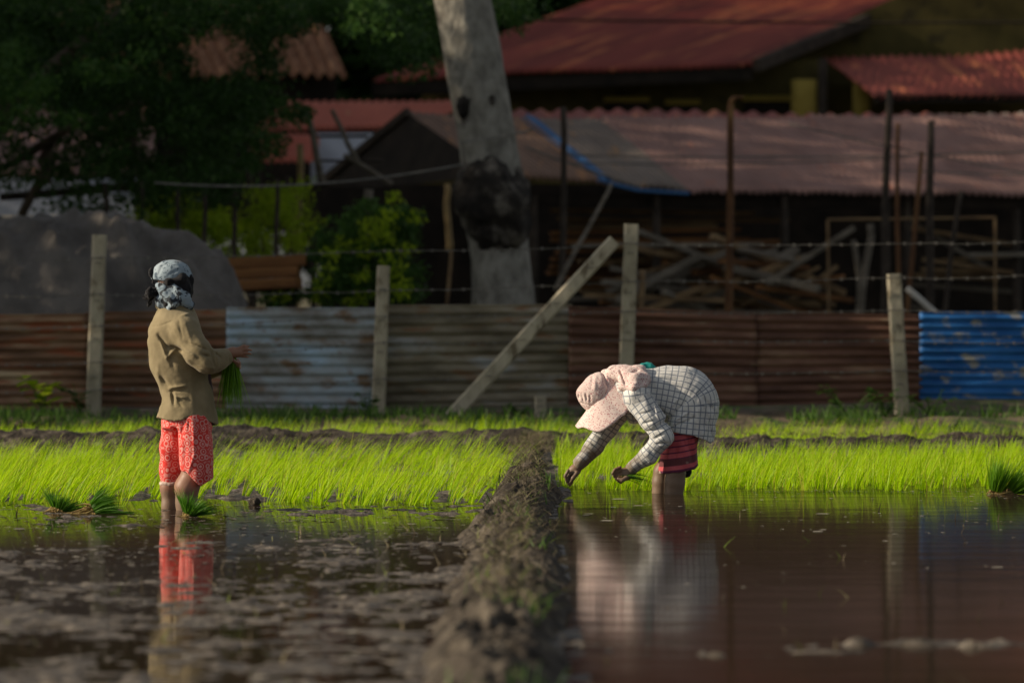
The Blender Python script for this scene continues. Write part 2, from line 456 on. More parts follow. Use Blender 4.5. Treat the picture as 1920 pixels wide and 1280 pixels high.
kind(mk('paddy_water', [(-60, -6, 0), (-.04, -6, 0), (.0, 27, 0), (.18, 46.2, 0), (-60, 46.2, 0)], [(0, 1, 2, 3, 4)], M['water_l']), 'structure')
kind(mk('paddy_water', [(-.04, -6, 0), (60, -6, 0), (60, 46.2, 0), (.18, 46.2, 0), (.0, 27, 0)], [(0, 1, 2, 3, 4)], M['water_r']), 'structure')

# mud that shows through the shallow water: rough and half drained on the left, a low ridge at the lower right
def bund_x(y): return np.interp(y, [5, 17, 27, 32, 42], [-.06, -.035, .0, .06, .18])
def mud(x0, x1, step, y0, y1, is_left):
    X, Y = np.meshgrid(np.arange(x0, x1, step), np.arange(y0, y1, step*1.1), indexing='ij')
    big = fbm(X*1.3, Y*.8, 0, 3, 11); fine = fbm(X*8, Y*5, 0, 4, 12); vf = vn(X*28, Y*24, 0, 13)
    clod = np.clip(vn(X*13, Y*11, 0, 14) - .30, 0, 1)*.045 + np.clip(vn(X*31, Y*29, 0, 15) - .45, 0, 1)*.03
    if is_left:
        Z = -.0062 + .0022*np.clip((27 - Y)/4, 0, 1) + .006*big + .0065*fine + .004*vf + .5*clod*np.clip(.4 + big, 0, 1)
        Z = Z - .006*np.clip((Y - 27.3) / 1.5, 0, 1) + .008*np.exp(-((Y - 30.6) / .5)**2)*(.4 + .6*vn(X*2, Y*.5, 0, 21))
        k = np.clip((Y - 31.2) / 1.0, 0, 1)
    else:
        rid = np.exp(-((Y - 18.9 - .45*big) / .5)**2) + .9*np.exp(-((Y - 16.4 - .4*big) / .4)**2)
        Z = -.06 + rid*(.0505 + .009*big + .015*fine + .010*vf + 1.1*clod)
        k = np.clip((Y - 33.9) / 1.5, 0, 1)
    Z = Z*(1 - k) + k*(-.004 + .012*fine + .006*vf + clod)
    kind(mk('mud_flat', np.stack([X, Y, Z], -1).reshape(-1, 3), grid_faces(*X.shape), M['mud'], smooth=True), 'structure')
mud(-5.2, .25, .02, 13, 31.0, True); mud(-5.6, .35, .045, 30.9, 44.3, True)
mud(.2, 5.6, .03, 13, 21.5, False); mud(.2, 5.8, .06, 21.4, 44.3, False)

# the bund that runs away from the camera between the two plots
ys = np.concatenate([np.arange(6, 24, .03), np.arange(24, 42, .02)]); us = np.linspace(-1.25, 1.25, 90)
U, Y = np.meshgrid(us, ys, indexing='ij')
half = .170 + .035*vn(Y*1.1, 0*Y, 0, 31) + np.clip((34 - Y)/60, 0, .05) - .12*np.clip((Y - 31) / 8, 0, 1)
X = bund_x(Y) + U*half + .035*vn(Y*.9, U*0, 0, 32) + .012*vn(Y*9, U*4, 0, 33)
prof = np.clip(1 - np.abs(U)**2.4, -.4, 1)
hgt = .092 - .022*np.clip((Y - 31)/5, 0, 1) + .04*vn(Y*.75, 0*Y, 0, 34) + .03*np.exp(-((Y - 18.3)/.8)**2) + .025*np.exp(-((Y - 31.8)/.8)**2)
hgt = hgt + .030*np.clip(vn(Y*2.1, U*1.1, 0, 38), -.6, 1)
cl_a = np.abs(vn(X*9 + .6*vn(X*3, Y*3, 0, 39), Y*7, 0, 35)); cl_b = np.abs(vn(X*20, Y*17, 0, 36))
Z = prof*hgt + np.clip(prof + .1, 0, 1)*(.035*fbm(X*4, Y*3, 0, 3, 40) + .055*(.45 - cl_a) + .030*(.4 - cl_b) + .010*vn(X*42, Y*38, 0, 37)) - .012
kind(mk('earth_bund', np.stack([X, Y, Z], -1).reshape(-1, 3), grid_faces(len(us), len(ys)), M['earth'], smooth=True), 'structure')

# the cross bund behind the first rice plots
xs = np.arange(-7.5, 7.5, .022); vs_ = np.linspace(-1.2, 1.2, 44)
X, V = np.meshgrid(xs, vs_, indexing='ij')
Y = 41.2 + .42*V + .12*vn(X*.6, 0*X, 0, 41)
hgt = .115 + .03*vn(X*.9, 0*X, 0, 42) + .035*np.clip(vn(X*2.3, 0*X, 0, 43), 0, 1)*(X < 1.2)
hgt = hgt + .05*np.exp(-((X + 2.05)/.18)**2) - .022*(X > 1)
Z = np.clip(1 - np.abs(V)**2.2, -.4, 1)*hgt + .03*fbm(X*5, Y*5, 0, 4, 44)*np.clip(1.1 - np.abs(V), 0, 1) + .02*np.abs(vn(X*13, Y*13, 0, 45))*np.clip(1.1 - np.abs(V), 0, 1)
kind(mk('cross_bund', np.stack([X, Y, Z], -1).reshape(-1, 3), grid_faces(len(xs), len(vs_)), M['earth'], smooth=True), 'structure')

# ------------------------------------------------------------------ blades of grass
def blades(base, hgt, lean, width, curl=.35, seg=3, r=rng):
    """base (N,3); hgt (N,); lean (N,2) metres of tip offset; returns verts, quads"""
    n = len(base); base = np.asarray(base, float); hgt = np.broadcast_to(hgt, (n,)); width = np.broadcast_to(width, (n,))
    yaw = r.uniform(0, math.pi, n); side = np.stack([np.cos(yaw), np.sin(yaw), np.zeros(n)], 1)
    V = np.zeros((n, seg + 1, 2, 3))
    for i in range(seg + 1):
        t = i / seg
        c = base.copy()
        c[:, :2] += lean * (t*(1 - curl) + curl*t*t)[..., None] if np.ndim(t) else lean * (t*(1 - curl) + curl*t*t)
        c[:, 2] += hgt * (t - .12*curl*t*t)
        w = width * (1 - .85*t**1.6) * .5
        V[:, i, 0] = c - side*w[:, None]; V[:, i, 1] = c + side*w[:, None]
    q = np.array([[2*i, 2*i + 1, 2*i + 3, 2*i + 2] for i in range(seg)])
    F = (np.arange(n)[:, None, None]*(2*(seg + 1)) + q[None]).reshape(-1, 4)
    return V.reshape(-1, 3), F

def rice_plot(name, x0, x1, y0, y1, spx, spy, nb, h, lean, keep=None, wid=.0058, label=None):
    gx = np.arange(x0, x1, spx); gy = np.arange(y0, y1, spy)
    A, B = np.meshgrid(gx, gy, indexing='ij')
    A = (A + rng.uniform(-.4, .4, A.shape)*spx).ravel(); B = (B + rng.uniform(-.42, .42, B.shape)*spy).ravel()
    k = np.ones(len(A), bool) if keep is None else keep(A, B)
    k &= (vn(A*1.9, B*1.2, 0, 77) > np.where(B < 34, -.55, -.36)) & (rng.uniform(0, 1, len(A)) > .15)
    A, B = A[k], B[k]
    hs = h*(1 + .22*vn(A*.8, B*.8, 0, 55) + rng.uniform(-.15, .15, len(A)))
    lx = lean[0] + .45*lean[0]*vn(A*1.1, B*1.1, 0, 56); ly = lean[1] + .04*vn(A, B, 0, 57)
    idx = np.repeat(np.arange(len(A)), nb); n = len(idx)
    ang = rng.uniform(0, 6.28, n); rad = rng.uniform(0, .022, n)
    base = np.stack([A[idx] + rad*np.cos(ang), B[idx] + rad*np.sin(ang), np.full(n, -.02)], 1)
    hh = hs[idx]*(rng.uniform(.3, 1.12, n))
    ln = np.stack([lx[idx] + .055*np.cos(ang) + rng.normal(0, .03, n), ly[idx] + .055*np.sin(ang) + rng.normal(0, .03, n)], 1)*(hh/h)[:, None]
    v, f = blades(base, hh + .02, ln, rng.uniform(.7, 1.25, n)*wid)
    o = kind(mk(name, v, f, M['rice'], smooth=True), 'stuff')
    if label: o['label'] = label
    return o

front_l = lambda x: 31.0 + .22*vn(x*2.1, 0*x, 0, 61) + .22*vn(x*7, 0*x, 0, 68) + .25*np.clip((x + .9), 0, 1)
front_r = lambda x: 33.25 + .15*vn(x*2.1, 0*x, 0, 62)
rice_plot('rice_seedlings', -5.4, .2, 30.6, 39.4, .12, .15, 13, .185, (.11, .03), lambda a, b: (b > front_l(a)) & (b < 38.5 + .5*vn(a*1.7, 0*a, 0, 64)) & (a < bund_x(b) - .20 + .10*np.clip((b - 32)/7, 0, 1) + .05*vn(b*2, 0*b, 0, 63)))
rice_plot('rice_seedlings', .1, 5.6, 33.0, 40.0, .115, .14, 13, .19, (.05, .02), lambda a, b: (b > front_r(a)) & (b < 39.0 + .4*vn(a*1.7, 0*a, 0, 65)) & (a > bund_x(b) + .20 - .08*np.clip((b - 32)/7, 0, 1)))
rice_plot('rice_seedlings', -6.2, 6.4, 41.85, 44.1, .12, .14, 10, .17, (.06, .02))

# dry straw and tufts on the two bunds
n = 3600
yy = 41 - 22*rng.uniform(0, 1, n)**1.3; uu = np.clip(rng.normal(0, .42, n), -1.05, 1.05)
bx = bund_x(yy) + uu*.195; bz = .115*np.clip(1 - np.abs(uu)**2.4, 0, 1) + .02
a = rng.uniform(0, 6.28, n); l = rng.uniform(.03, .15, n)
v, f = blades(np.stack([bx, yy, bz], 1), rng.uniform(.005, .06, n), np.stack([np.cos(a)*l, np.sin(a)*l], 1), rng.uniform(.002, .0055, n), .6)
n2 = 4200
x2 = rng.uniform(-6, 6, n2); u2 = np.clip(rng.normal(0, .5, n2), -1, 1)
a = rng.uniform(0, 6.28, n2); l = rng.uniform(.03, .12, n2)
v2, f2 = blades(np.stack([x2, 41.2 + .42*u2, .1*np.clip(1 - np.abs(u2)**2.2, 0, 1) + .02], 1), rng.uniform(.005, .05, n2), np.stack([np.cos(a)*l, np.sin(a)*l], 1), rng.uniform(.004, .008, n2), .6)
kind(mk('straw_litter', np.concatenate([v, v2]), np.concatenate([f, f2 + len(v)]), M['straw']), 'stuff')

n = 900
ty = rng.uniform(15, 33, n); tx = bund_x(ty) + .15*np.clip(rng.normal(.15, .5, n), -1, 1)
kp = vn(tx*3, ty*1.6, 0, 93) > .18; tx, ty = tx[kp], ty[kp]; n = len(tx)
a = rng.uniform(0, 6.28, n); l = rng.uniform(.01, .06, n)
v, f = blades(np.stack([tx, ty, np.full(n, .07)], 1), rng.uniform(.04, .10, n), np.stack([np.cos(a)*l, np.sin(a)*l], 1), rng.uniform(.006, .014, n))
kind(mk('bund_weeds', v, f, M['weed']), 'stuff')

# flecks of husk and foam floating on the water, straw stubs in the left mud
def discs(cx, cy, r, z, n=6):
    a = np.linspace(0, 2*math.pi, n, endpoint=False)
    N = len(cx); st = rng.uniform(.5, 1.6, N)
    V = np.zeros((N, n, 3))
    V[..., 0] = cx[:, None] + r[:, None]*np.cos(a)*st[:, None]; V[..., 1] = cy[:, None] + r[:, None]*np.sin(a)*1.5; V[..., 2] = z[:, None] + .0012*rng.uniform(0, 1, (N, n))
    return V.reshape(-1, 3), np.arange(N*n).reshape(-1, n)
nL, nR = 1500, 900
cx = np.concatenate([rng.uniform(-4.2, -.2, nL), rng.uniform(.3, 4.4, nR)])
cy = np.concatenate([rng.uniform(16.5, 31.4, nL), 33.2 - np.abs(rng.normal(0, 5.5, nR))])
ne = 260
cx = np.concatenate([cx, rng.uniform(.35, 4.2, ne)]); cy = np.concatenate([cy, 33.05 + .12*rng.normal(0, 1, ne)])
cr = np.concatenate([rng.uniform(.003, .011, nL), rng.uniform(.003, .013, nR), rng.uniform(.003, .009, ne)])*np.where(rng.uniform(0, 1, nL + nR + ne) > .93, 2.4, 1)
kp = (cy > 15) & ((cx < 0) | (vn(cx*1.1, cy*.9, 0, 91) > rng.uniform(-.5, .9, len(cx))))
v, f = discs(cx[kp], cy[kp], cr[kp], np.full(kp.sum(), .003))
kind(mk('floating_debris', v, f, M['fleck']), 'stuff')
n = 4200
cy = rng.uniform(16.5, 31.3, n); cx = rng.uniform(-4.2, -.2, n)
kp = vn(cx*.9, cy*1.6, 0, 88) > -.15; cx, cy = cx[kp], cy[kp]
v, f = discs(cx, cy, rng.uniform(.004, .022, len(cx)), np.full(len(cx), .0024), 7)
v[:, 2] += .002*vn(v[:, 0]*90, v[:, 1]*90, 0, 5)
kind(mk('mud_scum', v, f, M['mud']), 'stuff')
n = 900
sx = rng.uniform(-4.2, 3.9, n); sy = rng.uniform(16.5, 30.5, n); kp = (np.abs(sx - bund_x(sy)) > .3) & ((sx < 0) | (rng.uniform(0, 1, n) < .2)); sx, sy = sx[kp], sy[kp]; n = len(sx)
a = rng.uniform(0, 6.28, n); l = rng.uniform(.0, .08, n)
v, f = blades(np.stack([sx, sy, np.zeros(n) - .005], 1), rng.uniform(.012, .06, n), np.stack([np.cos(a)*l, np.sin(a)*l], 1), rng.uniform(.004, .008, n))
kind(mk('straw_stubble', v, f, M['straw']), 'stuff')

# weeds and grass along the foot of the fence
n = 9000
wx = rng.uniform(-5.2, 5.4, n); wy = 44.7 + np.abs(rng.normal(0, 1.2, n)); kq = wy < 47.05; wx, wy = wx[kq], wy[kq]
kp = vn(wx*1.5, wy*1.2, 0, 71) > -.05; wx, wy = wx[kp], wy[kp]; n = len(wx)
a = rng.uniform(0, 6.28, n); l = rng.uniform(.01, .09, n)
v, f = blades(np.stack([wx, wy, ground_z(wx, wy)], 1), rng.uniform(.03, .14, n), np.stack([np.cos(a)*l, np.sin(a)*l], 1), rng.uniform(.008, .022, n))
kind(mk('weed_cover', v, f, M['weed']), 'stuff')

# ================================================================== FENCE
D_F = 47.0
def sheet(px0, px1, top0, top1, bot0, bot1, mat, label, d=D_F + .12, nw=10.5, seed=0, amp=.012):
    a, b, c, e = P(px0, bot0, d), P(px0, top0, d), P(px1, top1, d), P(px1, bot1, d)
    o = corr('corrugated_sheet', a, b, c, e, nw, amp, M[mat], loc=(a + c)/2, nv=40, sag=.016, seed=seed, ragged=.004)
    sheet_attr(o, a, b, e)
    return tag(o, label, 'metal sheet', 'corrugated sheets of the fence')
sheet(-240, 166, 592, 588, 770, 765, 'f_rust', 'brown streaky corrugated sheet left of the first concrete post, below the grey tarp', d=D_F + .13, seed=1)
sheet(160, 428, 586, 580, 762, 764, 'f_rust', 'rusty red corrugated sheet behind the standing worker in the tan jacket', d=D_F + .155, seed=2)
sheet(424, 716, 576, 577, 764, 766, 'f_blue', 'pale blue peeling corrugated sheet behind the held rice bundle', seed=3)
sheet(708, 1072, 572, 570, 765, 757, 'f_grey', 'weathered grey corrugated sheet behind the slanting concrete post', d=D_F + .15, seed=4)
sheet(1066, 1420, 574, 586, 760, 760, 'f_brown', 'dark brown corrugated sheet behind the stooping worker', seed=5)
sheet(1412, 1728, 586, 590, 760, 752, 'f_brown', 'dark brown corrugated sheet next to the bright blue sheet', d=D_F + .15, seed=6)
sheet(1724, 2120, 584, 586, 747, 748, 'f_brightblue', 'bright blue corrugated sheet with bare patches at the right end of the fence', d=D_F + .13, seed=7)

def post(x0, y0, x1, y1, w, label, d=D_F, seed=0, name='fence_post', dtop=0, group='concrete fence posts'):
    a, b = P(x1, y1 + 14, d), P(x0, y0, d + dtop)
    t = thing(name, label, 'post', a, group)
    m = MB(); m.beam(a, b, w, w*.92, up=(0, 1, 0), bev=.14, taper=.93, nz=14, rough=.05, seed=seed)
    m.build('shaft', M['concrete'], t)
    # wire staples along the face that looks to the camera
    for k in range(4):
        p = a + (b - a)*(.25 + .2*k) + np.array([0, -w*.5 - .004, 0])
        s = MB(); s.tube([p + (-.022, 0, .0), p + (-.018, -.012, .006), p + (.018, -.012, .006), p + (.022, 0, 0)], .004, 6)
        s.build('staple', M['wire'], t)
    return t
post(187, 440, 174, 782, .125, 'grey concrete fence post behind the standing worker, in front of the tarp', seed=1)
post(719, 498, 709, 780, .115, 'short weathered fence post between the pale blue and grey sheets', seed=2)
post(1184, 420, 1171, 776, .125, 'tallest concrete fence post, standing above the stooping worker', seed=3)
post(1676, 513, 1692, 776, .125, 'leaning concrete fence post beside the bright blue sheet', seed=4)
post(1152, 452, 838, 776, .12, 'concrete post lying slanted against the tallest fence post', d=D_F - .28, seed=5, name='brace_post', dtop=.2)
post(1013, 742, 1015, 786, .1, 'stub of a broken concrete post low in front of the grey sheet', d=D_F - .25, seed=6, name='post_stub')

def barbed(ysl, label, seed):
    xsl = [-60, 181, 714, 1178, 1684, 1985]
    D = D_F - .085
    t = thing('barbed_wire', label, 'wire', P(181, ysl[1], D), 'barbed wires of the fence')
    pts = []
    for i in range(5):
        for k in range(14):
            s = k/14; px = xsl[i] + (xsl[i+1] - xsl[i])*s; py = ysl[i] + (ysl[i+1] - ysl[i])*s
            pts.append(P(px, py, D) + np.array([0, .01*vn(px*.01, seed), -.03*4*s*(1 - s)*.6 + .008*vn(px*.02, seed*3.1)]))
    pts.append(P(xsl[-1], ysl[-1], D)); pts = np.array(pts)
    MB().tube(pts, .0038, 6).build('strand', M['wire'], t)
    cum = np.concatenate([[0], np.cumsum(np.linalg.norm(np.diff(pts, axis=0), axis=1))])
    b = MB()
    for s in np.arange(.06, cum[-1], .13):
        p = np.array([np.interp(s, cum, pts[:, i]) for i in range(3)])
        b.tube([p + (-.009, -.003, -.014), p + (.009, .003, .014)], .0028, 5)
        b.tube([p + (-.009, .006, .014), p + (.009, -.006, -.014)], .0028, 5)
    o = b.build('barbs', M['wire'], t); o['kind'] = 'stuff'
for i, (ysl, lab) in enumerate([
        ([485, 484, 470, 457, 455, 448], 'topmost of the five barbed wires, strung across the dark shed'),
        ([552, 552, 545, 527, 520, 514], 'second barbed wire from the top, passing just above the sheets'),
        ([613, 612, 592, 584, 582, 582], 'middle barbed wire running along the top edges of the sheets'),
        ([681, 679, 642, 637, 638, 641], 'second barbed wire from the bottom, crossing the sheets'),
        ([732, 731, 711, 698, 694, 696], 'lowest of the five barbed wires, close above the weeds')]):
    barbed(ysl, lab, i + 1)

t = thing('timber_beam', 'long pale timber lying along the foot of the pale blue sheet', 'timber', P(470, 778, D_F - .1))
MB().beam(P(262, 773, D_F - .1), P(688, 774, D_F - .08), .06, .055, nz=12, rough=.08).build('beam', M['woodgrey'], t)

def leafy(px, py, h, nst, nl, size, label, mat='weed', seed=0, spread=.35, d=D_F - .35):
    r = np.random.default_rng(seed)
    base = P(px, py, d); base[2] = float(ground_z(0, d))
    t = thing('weed_plant', label, 'plant', base, 'weed plants at the fence')
    st = MB(); V = []; F = []; n = 0
    for s in range(nst):
        a = r.uniform(0, 6.28); tip = base + np.array([math.cos(a)*spread*h, math.sin(a)*spread*h, h*r.uniform(.6, 1)])
        pts = [base + (tip - base)*k + np.array([0, 0, .06*h*math.sin(k*3.1)]) for k in np.linspace(0, 1, 6)]
        st.tube(pts, np.linspace(.006, .003, 6), 6)
        for l in range(nl):
            p = pts[0] + (np.array(pts[-1]) - pts[0])*r.uniform(.25, 1.05)
            la = r.uniform(0, 6.28); L = size*r.uniform(.6, 1.2); W = L*.36
            dr = np.array([math.cos(la), math.sin(la), r.uniform(-.3, .6)]); sd = np.cross(dr, (0, 0, 1)); sd /= np.linalg.norm(sd)
            V += [p, p + dr*L*.35 + sd*W, p + dr*L*.7 + sd*W*.7, p + dr*L + (0, 0, -.15*L), p + dr*L*.7 - sd*W*.7, p + dr*L*.35 - sd*W]
            F.append([n + i for i in range(6)]); n += 6
    st.build('stem', M['weed'], t)
    mk('foliage', np.array(V), np.array(F), M[mat], t)
leafy(80, 786, .34, 5, 5, .15, 'broad leaved weed with bright leaves near the left edge', 'lime', 1)
leafy(152, 786, .28, 4, 4, .11, 'small weed growing left of the first concrete post', 'leafmid', 2)
leafy(690, 784, .22, 5, 6, .07, 'low weed at the foot of the short weathered post', 'weed', 3)
leafy(1590, 790, .26, 7, 7, .07, 'bushy weed in front of the brown sheet, left of the leaning post', 'weed', 4, .8)
leafy(1660, 790, .24, 6, 7, .075, 'weed at the left foot of the leaning concrete post', 'leafmid', 5, .7)
leafy(1745, 788, .22, 7, 7, .06, 'low weed below the bright blue sheet', 'weed', 6, .9)
leafy(972, 712, .12, 4, 8, .05, 'green creeper tuft hanging on the grey sheet beside the slanting post', 'leafmid', 7, .9, D_F - .05)

# ================================================================== YARD BEHIND THE FENCE
def pole(px0, py0, px1, py1, d, r, mat, label, name='pole', group='poles in the yard', cat='pole', d1=None, wob=.02, seed=0, r1=None):
    a, b = P(px1, py1, d1 or d), P(px0, py0, d)
    if py1 > 560: a[2] = float(ground_z(0, d1 or d)) - .05
    n = 12
    pts = [a + (b - a)*k + np.array([wob*vn(k*3, seed*1.3), 0, 0])*(0 if k in (0, 1) else 1) for k in np.linspace(0, 1, n)]
    m = MB(); m.tube(pts, np.linspace(r, r1 or r*.8, n), 9, jitter=.12, seed=seed)
    return tag(m.build(name, M[mat], loc=a, smooth=True), label, cat, group)

# poles of the right-hand yard (about D 60)
pole(1370, 196, 1364, 600, 61, .045, 'rustpole', 'rusty pipe pole with a bent top before the pink shed roof', seed=1)
pole(1668, 168, 1655, 600, 62, .048, 'darkpole', 'tallest dark pole, right of centre before the shed roof', seed=2)
pole(1684, 232, 1682, 600, 61.5, .028, 'rustpole', 'thin rusty pole close to the right of the tallest dark pole', seed=3)
pole(1746, 226, 1742, 600, 62, .05, 'darkpole', 'thick dark pole crossing the right part of the shed roof', seed=4)
pole(1729, 284, 1690, 600, 61, .03, 'rustpole', 'leaning brown pole between the two thick dark poles', seed=5)
pole(1803, 358, 1752, 600, 61, .03, 'darkpole', 'leaning pole nearest the right edge under the shed eave', seed=6)
pole(1056, 200, 1050, 600, 60, .04, 'darkpole', 'dark pole just right of the pale trunk', seed=7)
pole(1146, 345, 1040, 545, 58, .026, 'woodgrey', 'thin grey stick slanting between trunk and tall concrete post', seed=8, d1=57.5)
pole(1204, 505, 1207, 600, 56, .035, 'wood', 'short brown stake right behind the tallest concrete post', seed=9)
pole(1700, 540, 1915, 584, 58, .04, 'whitepipe', 'whitish pipe lying slanted at the right edge', 'pipe', None, 'pipe', seed=10, wob=.0)
pole(1632, 420, 1590, 600, 66, .05, 'woodgrey', 'crooked grey branch leaning in the dark of the shed', 'branch', None, 'branch', seed=11, wob=.12)
pole(1600, 450, 1618, 600, 66, .04, 'woodgrey', 'grey forked stick standing in the dark of the shed', 'branch', None, 'branch', seed=12, wob=.08)
t = thing('pipe_bend', 'curved top end of the rusty pipe pole', 'pipe', P(1370, 196, 61))
MB().tube([P(1369, 200, 61), P(1371, 190, 61), P(1377, 184, 61), P(1386, 181, 61), P(1392, 184, 61)], .03, 8).build('bend', M['rustpole'], t, smooth=True)

t = thing('metal_frame', 'thin rectangular metal frame standing in the shed at right', 'frame', P(1708, 600, 64))
for i, (a, b) in enumerate([((1552, 412), (1866, 408)), ((1552, 412), (1554, 590)), ((1866, 408), (1866, 590))]):
    MB().tube([P(*a, 64), P(*b, 64)], .015, 8).build('rail' if i == 0 else 'leg', M['wood'], t)

# ---- the long shed with the faded corrugated roof
D_S = 66.0
shed = thing('open_shed', 'long open timber shed with faded pink corrugated roof and dark inside', 'shed', (4.5, D_S + 3, .2))
def shed_pt(px, top):          # eave and ridge run a little away to the right
    k = (px - 765)/1155.0
    return P(px, (226 if px > 1000 else 214 + (px - 765)*12/235) if top else 372, D_S + 2.2*k + (3.0 if top else 0))
def roof_piece(x0, x1, e0, e1, mat, name, nw, seed, dz=0, parent=shed, lift=0.0, sag=.02):
    up = np.array([0, 0, lift])
    a, b = shed_pt(x0, True) + up, shed_pt(x1, True) + up
    d, c = P(e0[0], e0[1], D_S + 2.2*(e0[0] - 900)/1155) + up, P(e1[0], e1[1], D_S + 2.2*(e1[0] - 900)/1155) + up
    o = corr(name, a, b, c, d, nw, .027, M[mat], parent, nv=16, sag=sag, seed=seed, ragged=.012)
    return sheet_attr(o, a, b, d)
roof_piece(762, 985, (930, 326), (1142, 346), 'rustroof', 'roof_sheet', 17, 1)
roof_piece(976, 1000, (1130, 344), (1150, 350), 'blueroof', 'roof_strip', 1.5, 2, lift=.05)
roof_piece(994, 1128, (1146, 347), (1290, 362), 'greyroof', 'roof_sheet', 11, 3, lift=.02)
roof_piece(1122, 1520, (1284, 362), (1690, 370), 'pinkroof', 'roof_sheet', 31, 4, lift=.035)
roof_piece(1514, 2010, (1684, 370), (2180, 376), 'pinkroof', 'roof_sheet', 38, 5, lift=.055)
e0, e1, e2 = P(1120, 338, D_S + .5), P(1195, 357, D_S + .6), P(1292, 363, D_S + .7)
MB().tube([e0 + (0, -.06, 0), e1 + (0, -.06, 0), e2 + (0, -.06, 0)], .024, 6).build('eave_strip', M['blueroof'], shed, smooth=True)
# gable end at left: dark thatch under the verge
g0, g1, g2 = P(765, 213, D_S + 2.9), P(600, 347, D_S + 4.5), P(935, 330, D_S - .1)
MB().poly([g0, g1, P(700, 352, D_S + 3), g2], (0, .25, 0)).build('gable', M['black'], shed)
MB().beam(g0 + (0, -.06, .02), g1 + (0, -.06, .02), .07, .1).build('verge_board', M['darkpole'], shed)
# back wall, side wall, posts, beams
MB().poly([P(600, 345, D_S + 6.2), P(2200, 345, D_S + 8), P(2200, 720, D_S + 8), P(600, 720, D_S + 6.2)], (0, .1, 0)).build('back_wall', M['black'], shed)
for px, dd in ((1000, .3), (1230, .7), (1470, 1.1), (1700, 1.6), (1905, 2.0)):
    MB().tube([P(px, 366, D_S + dd + .15), P(px + 2, 640, D_S + dd + .15)], .05, 8, jitter=.1).build('post', M['darkpole'], shed)
MB().beam(P(860, 372, D_S + .3), P(2100, 384, D_S + 2.5), .1, .13).build('eave_beam', M['black'], shed)

# planks stored in the shed
def plank(a, b, w, h, mat, label):
    m = MB(); m.beam(a, b, w, h, bev=.08, nz=4, rough=.06, seed=rng.integers(99))
    return tag(m.build('plank', M[mat], loc=a), label, 'plank', 'planks stored in the shed')
for i in range(18):                                  # long level boards in the left bay
    y = 400 + i*9 + rng.uniform(-3, 3); d = D_S + .8 + rng.uniform(0, 1.6)
    x0 = 1075 + rng.uniform(-50, 30); x1 = 1395 + rng.uniform(-70, 90)
    plank(P(x0, y + rng.uniform(-4, 6), d), P(x1, y + rng.uniform(-8, 4), d + rng.uniform(-.2, .5)), .25, .05, rng.choice(['wood', 'wood', 'orangewood', 'woodgrey']), 'long board lying level in the stacked left bay of the shed')
for i in range(48):                                  # jumbled timber in the middle
    cx, cy = rng.uniform(1210, 1540), rng.uniform(470, 590); L = rng.uniform(45, 150); an = rng.normal(0, .28)
    d = D_S + rng.uniform(-.3, 1.2)
    plank(P(cx - L*math.cos(an), cy - L*math.sin(an), d), P(cx + L*math.cos(an), cy + L*math.sin(an), d + rng.uniform(-.5, .8)), rng.uniform(.06, .18), rng.uniform(.04, .08), rng.choice(['wood', 'woodgrey', 'woodgrey', 'orangewood']), 'loose plank in the jumbled heap under the pink shed roof')
for i in range(9):
    cx, cy = rng.uniform(1740, 1900), rng.uniform(430, 590); L = rng.uniform(50, 120); an = rng.normal(.1, .2)
    d = D_S + 2 + rng.uniform(0, 1)
    plank(P(cx - L*math.cos(an), cy - L*math.sin(an), d), P(cx + L*math.cos(an), cy + L*math.sin(an), d), .12, .05, rng.choice(['wood', 'woodgrey']), 'dim plank stored behind the metal frame at right')

# red ridge sheet of the roof right behind the shed
t = thing('low_roof', 'low dark red roof showing as a strip above the shed ridge', 'roof', P(1370, 226, D_S + 7))
a, b, c, d = P(950, 205, D_S + 9), P(1745, 214, D_S + 9.5), P(1742, 236, D_S + 6.8), P(950, 226, D_S + 6.2)
sheet_attr(corr('roof_sheet', a, b, c, d, 22, .03, M['redroof'], t, nv=8, sag=.03, seed=9), a, b, d)
a, b, c, d = P(1745, 216, D_S + 9), P(2100, 208, D_S + 9.5), P(2100, 232, D_S + 6.8), P(1742, 236, D_S + 6.2)
sheet_attr(corr('roof_sheet', a, b, c, d, 12, .03, M['greyroof'], t, nv=8, sag=.03, seed=10), a, b, d)
for px in (960, 1350, 1740):
    MB().beam(P(px, 228, D_S + 6.7), P(px, 640, D_S + 6.7), .12, .12).build('post', M['darkpole'], t)

# ---- big house with red roof
D_H = 86.0
house = thing('red_roofed_house', 'big ochre house with a broad dark red metal roof', 'house', (5, D_H + 4, .2))
e_l, e_r = P(697, 152, D_H), P(1412, 121, D_H)
t_l, t_r = P(1268, -52, D_H + 6.5), P(1840, -52, D_H + 6.5)
sheet_attr(corr('roof', e_l, e_r, t_r, t_l, 44, .03, M['redroof'], house, nv=20, sag=.03, seed=12, ragged=.01), e_l, e_r, t_l)
MB().beam(e_r + (.05, -.05, -.02), t_r + (.05, 0, -.02), .12, .2).build('verge_board', M['darkpole'], house)
MB().beam(e_l + (0, .1, -.14), e_r + (0, .1, -.14), .1, .2).build('eave_board', M['black'], house)
MB().poly([P(805, 116, D_H + 1.2), P(1545, 112, D_H + 1.2), P(1545, 420, D_H + 1.2), P(740, 420, D_H + 1.2)], (0, .2, 0)).build('wall', M['olivewall'], house)
MB().poly([P(1500, 205, D_H + 3), P(1500, 75, D_H + 3), P(1850, -80, D_H + 3), P(2250, -80, D_H + 3), P(2250, 205, D_H + 3)], (0, .2, 0)).build('gable_wall', M['olivewall'], house)
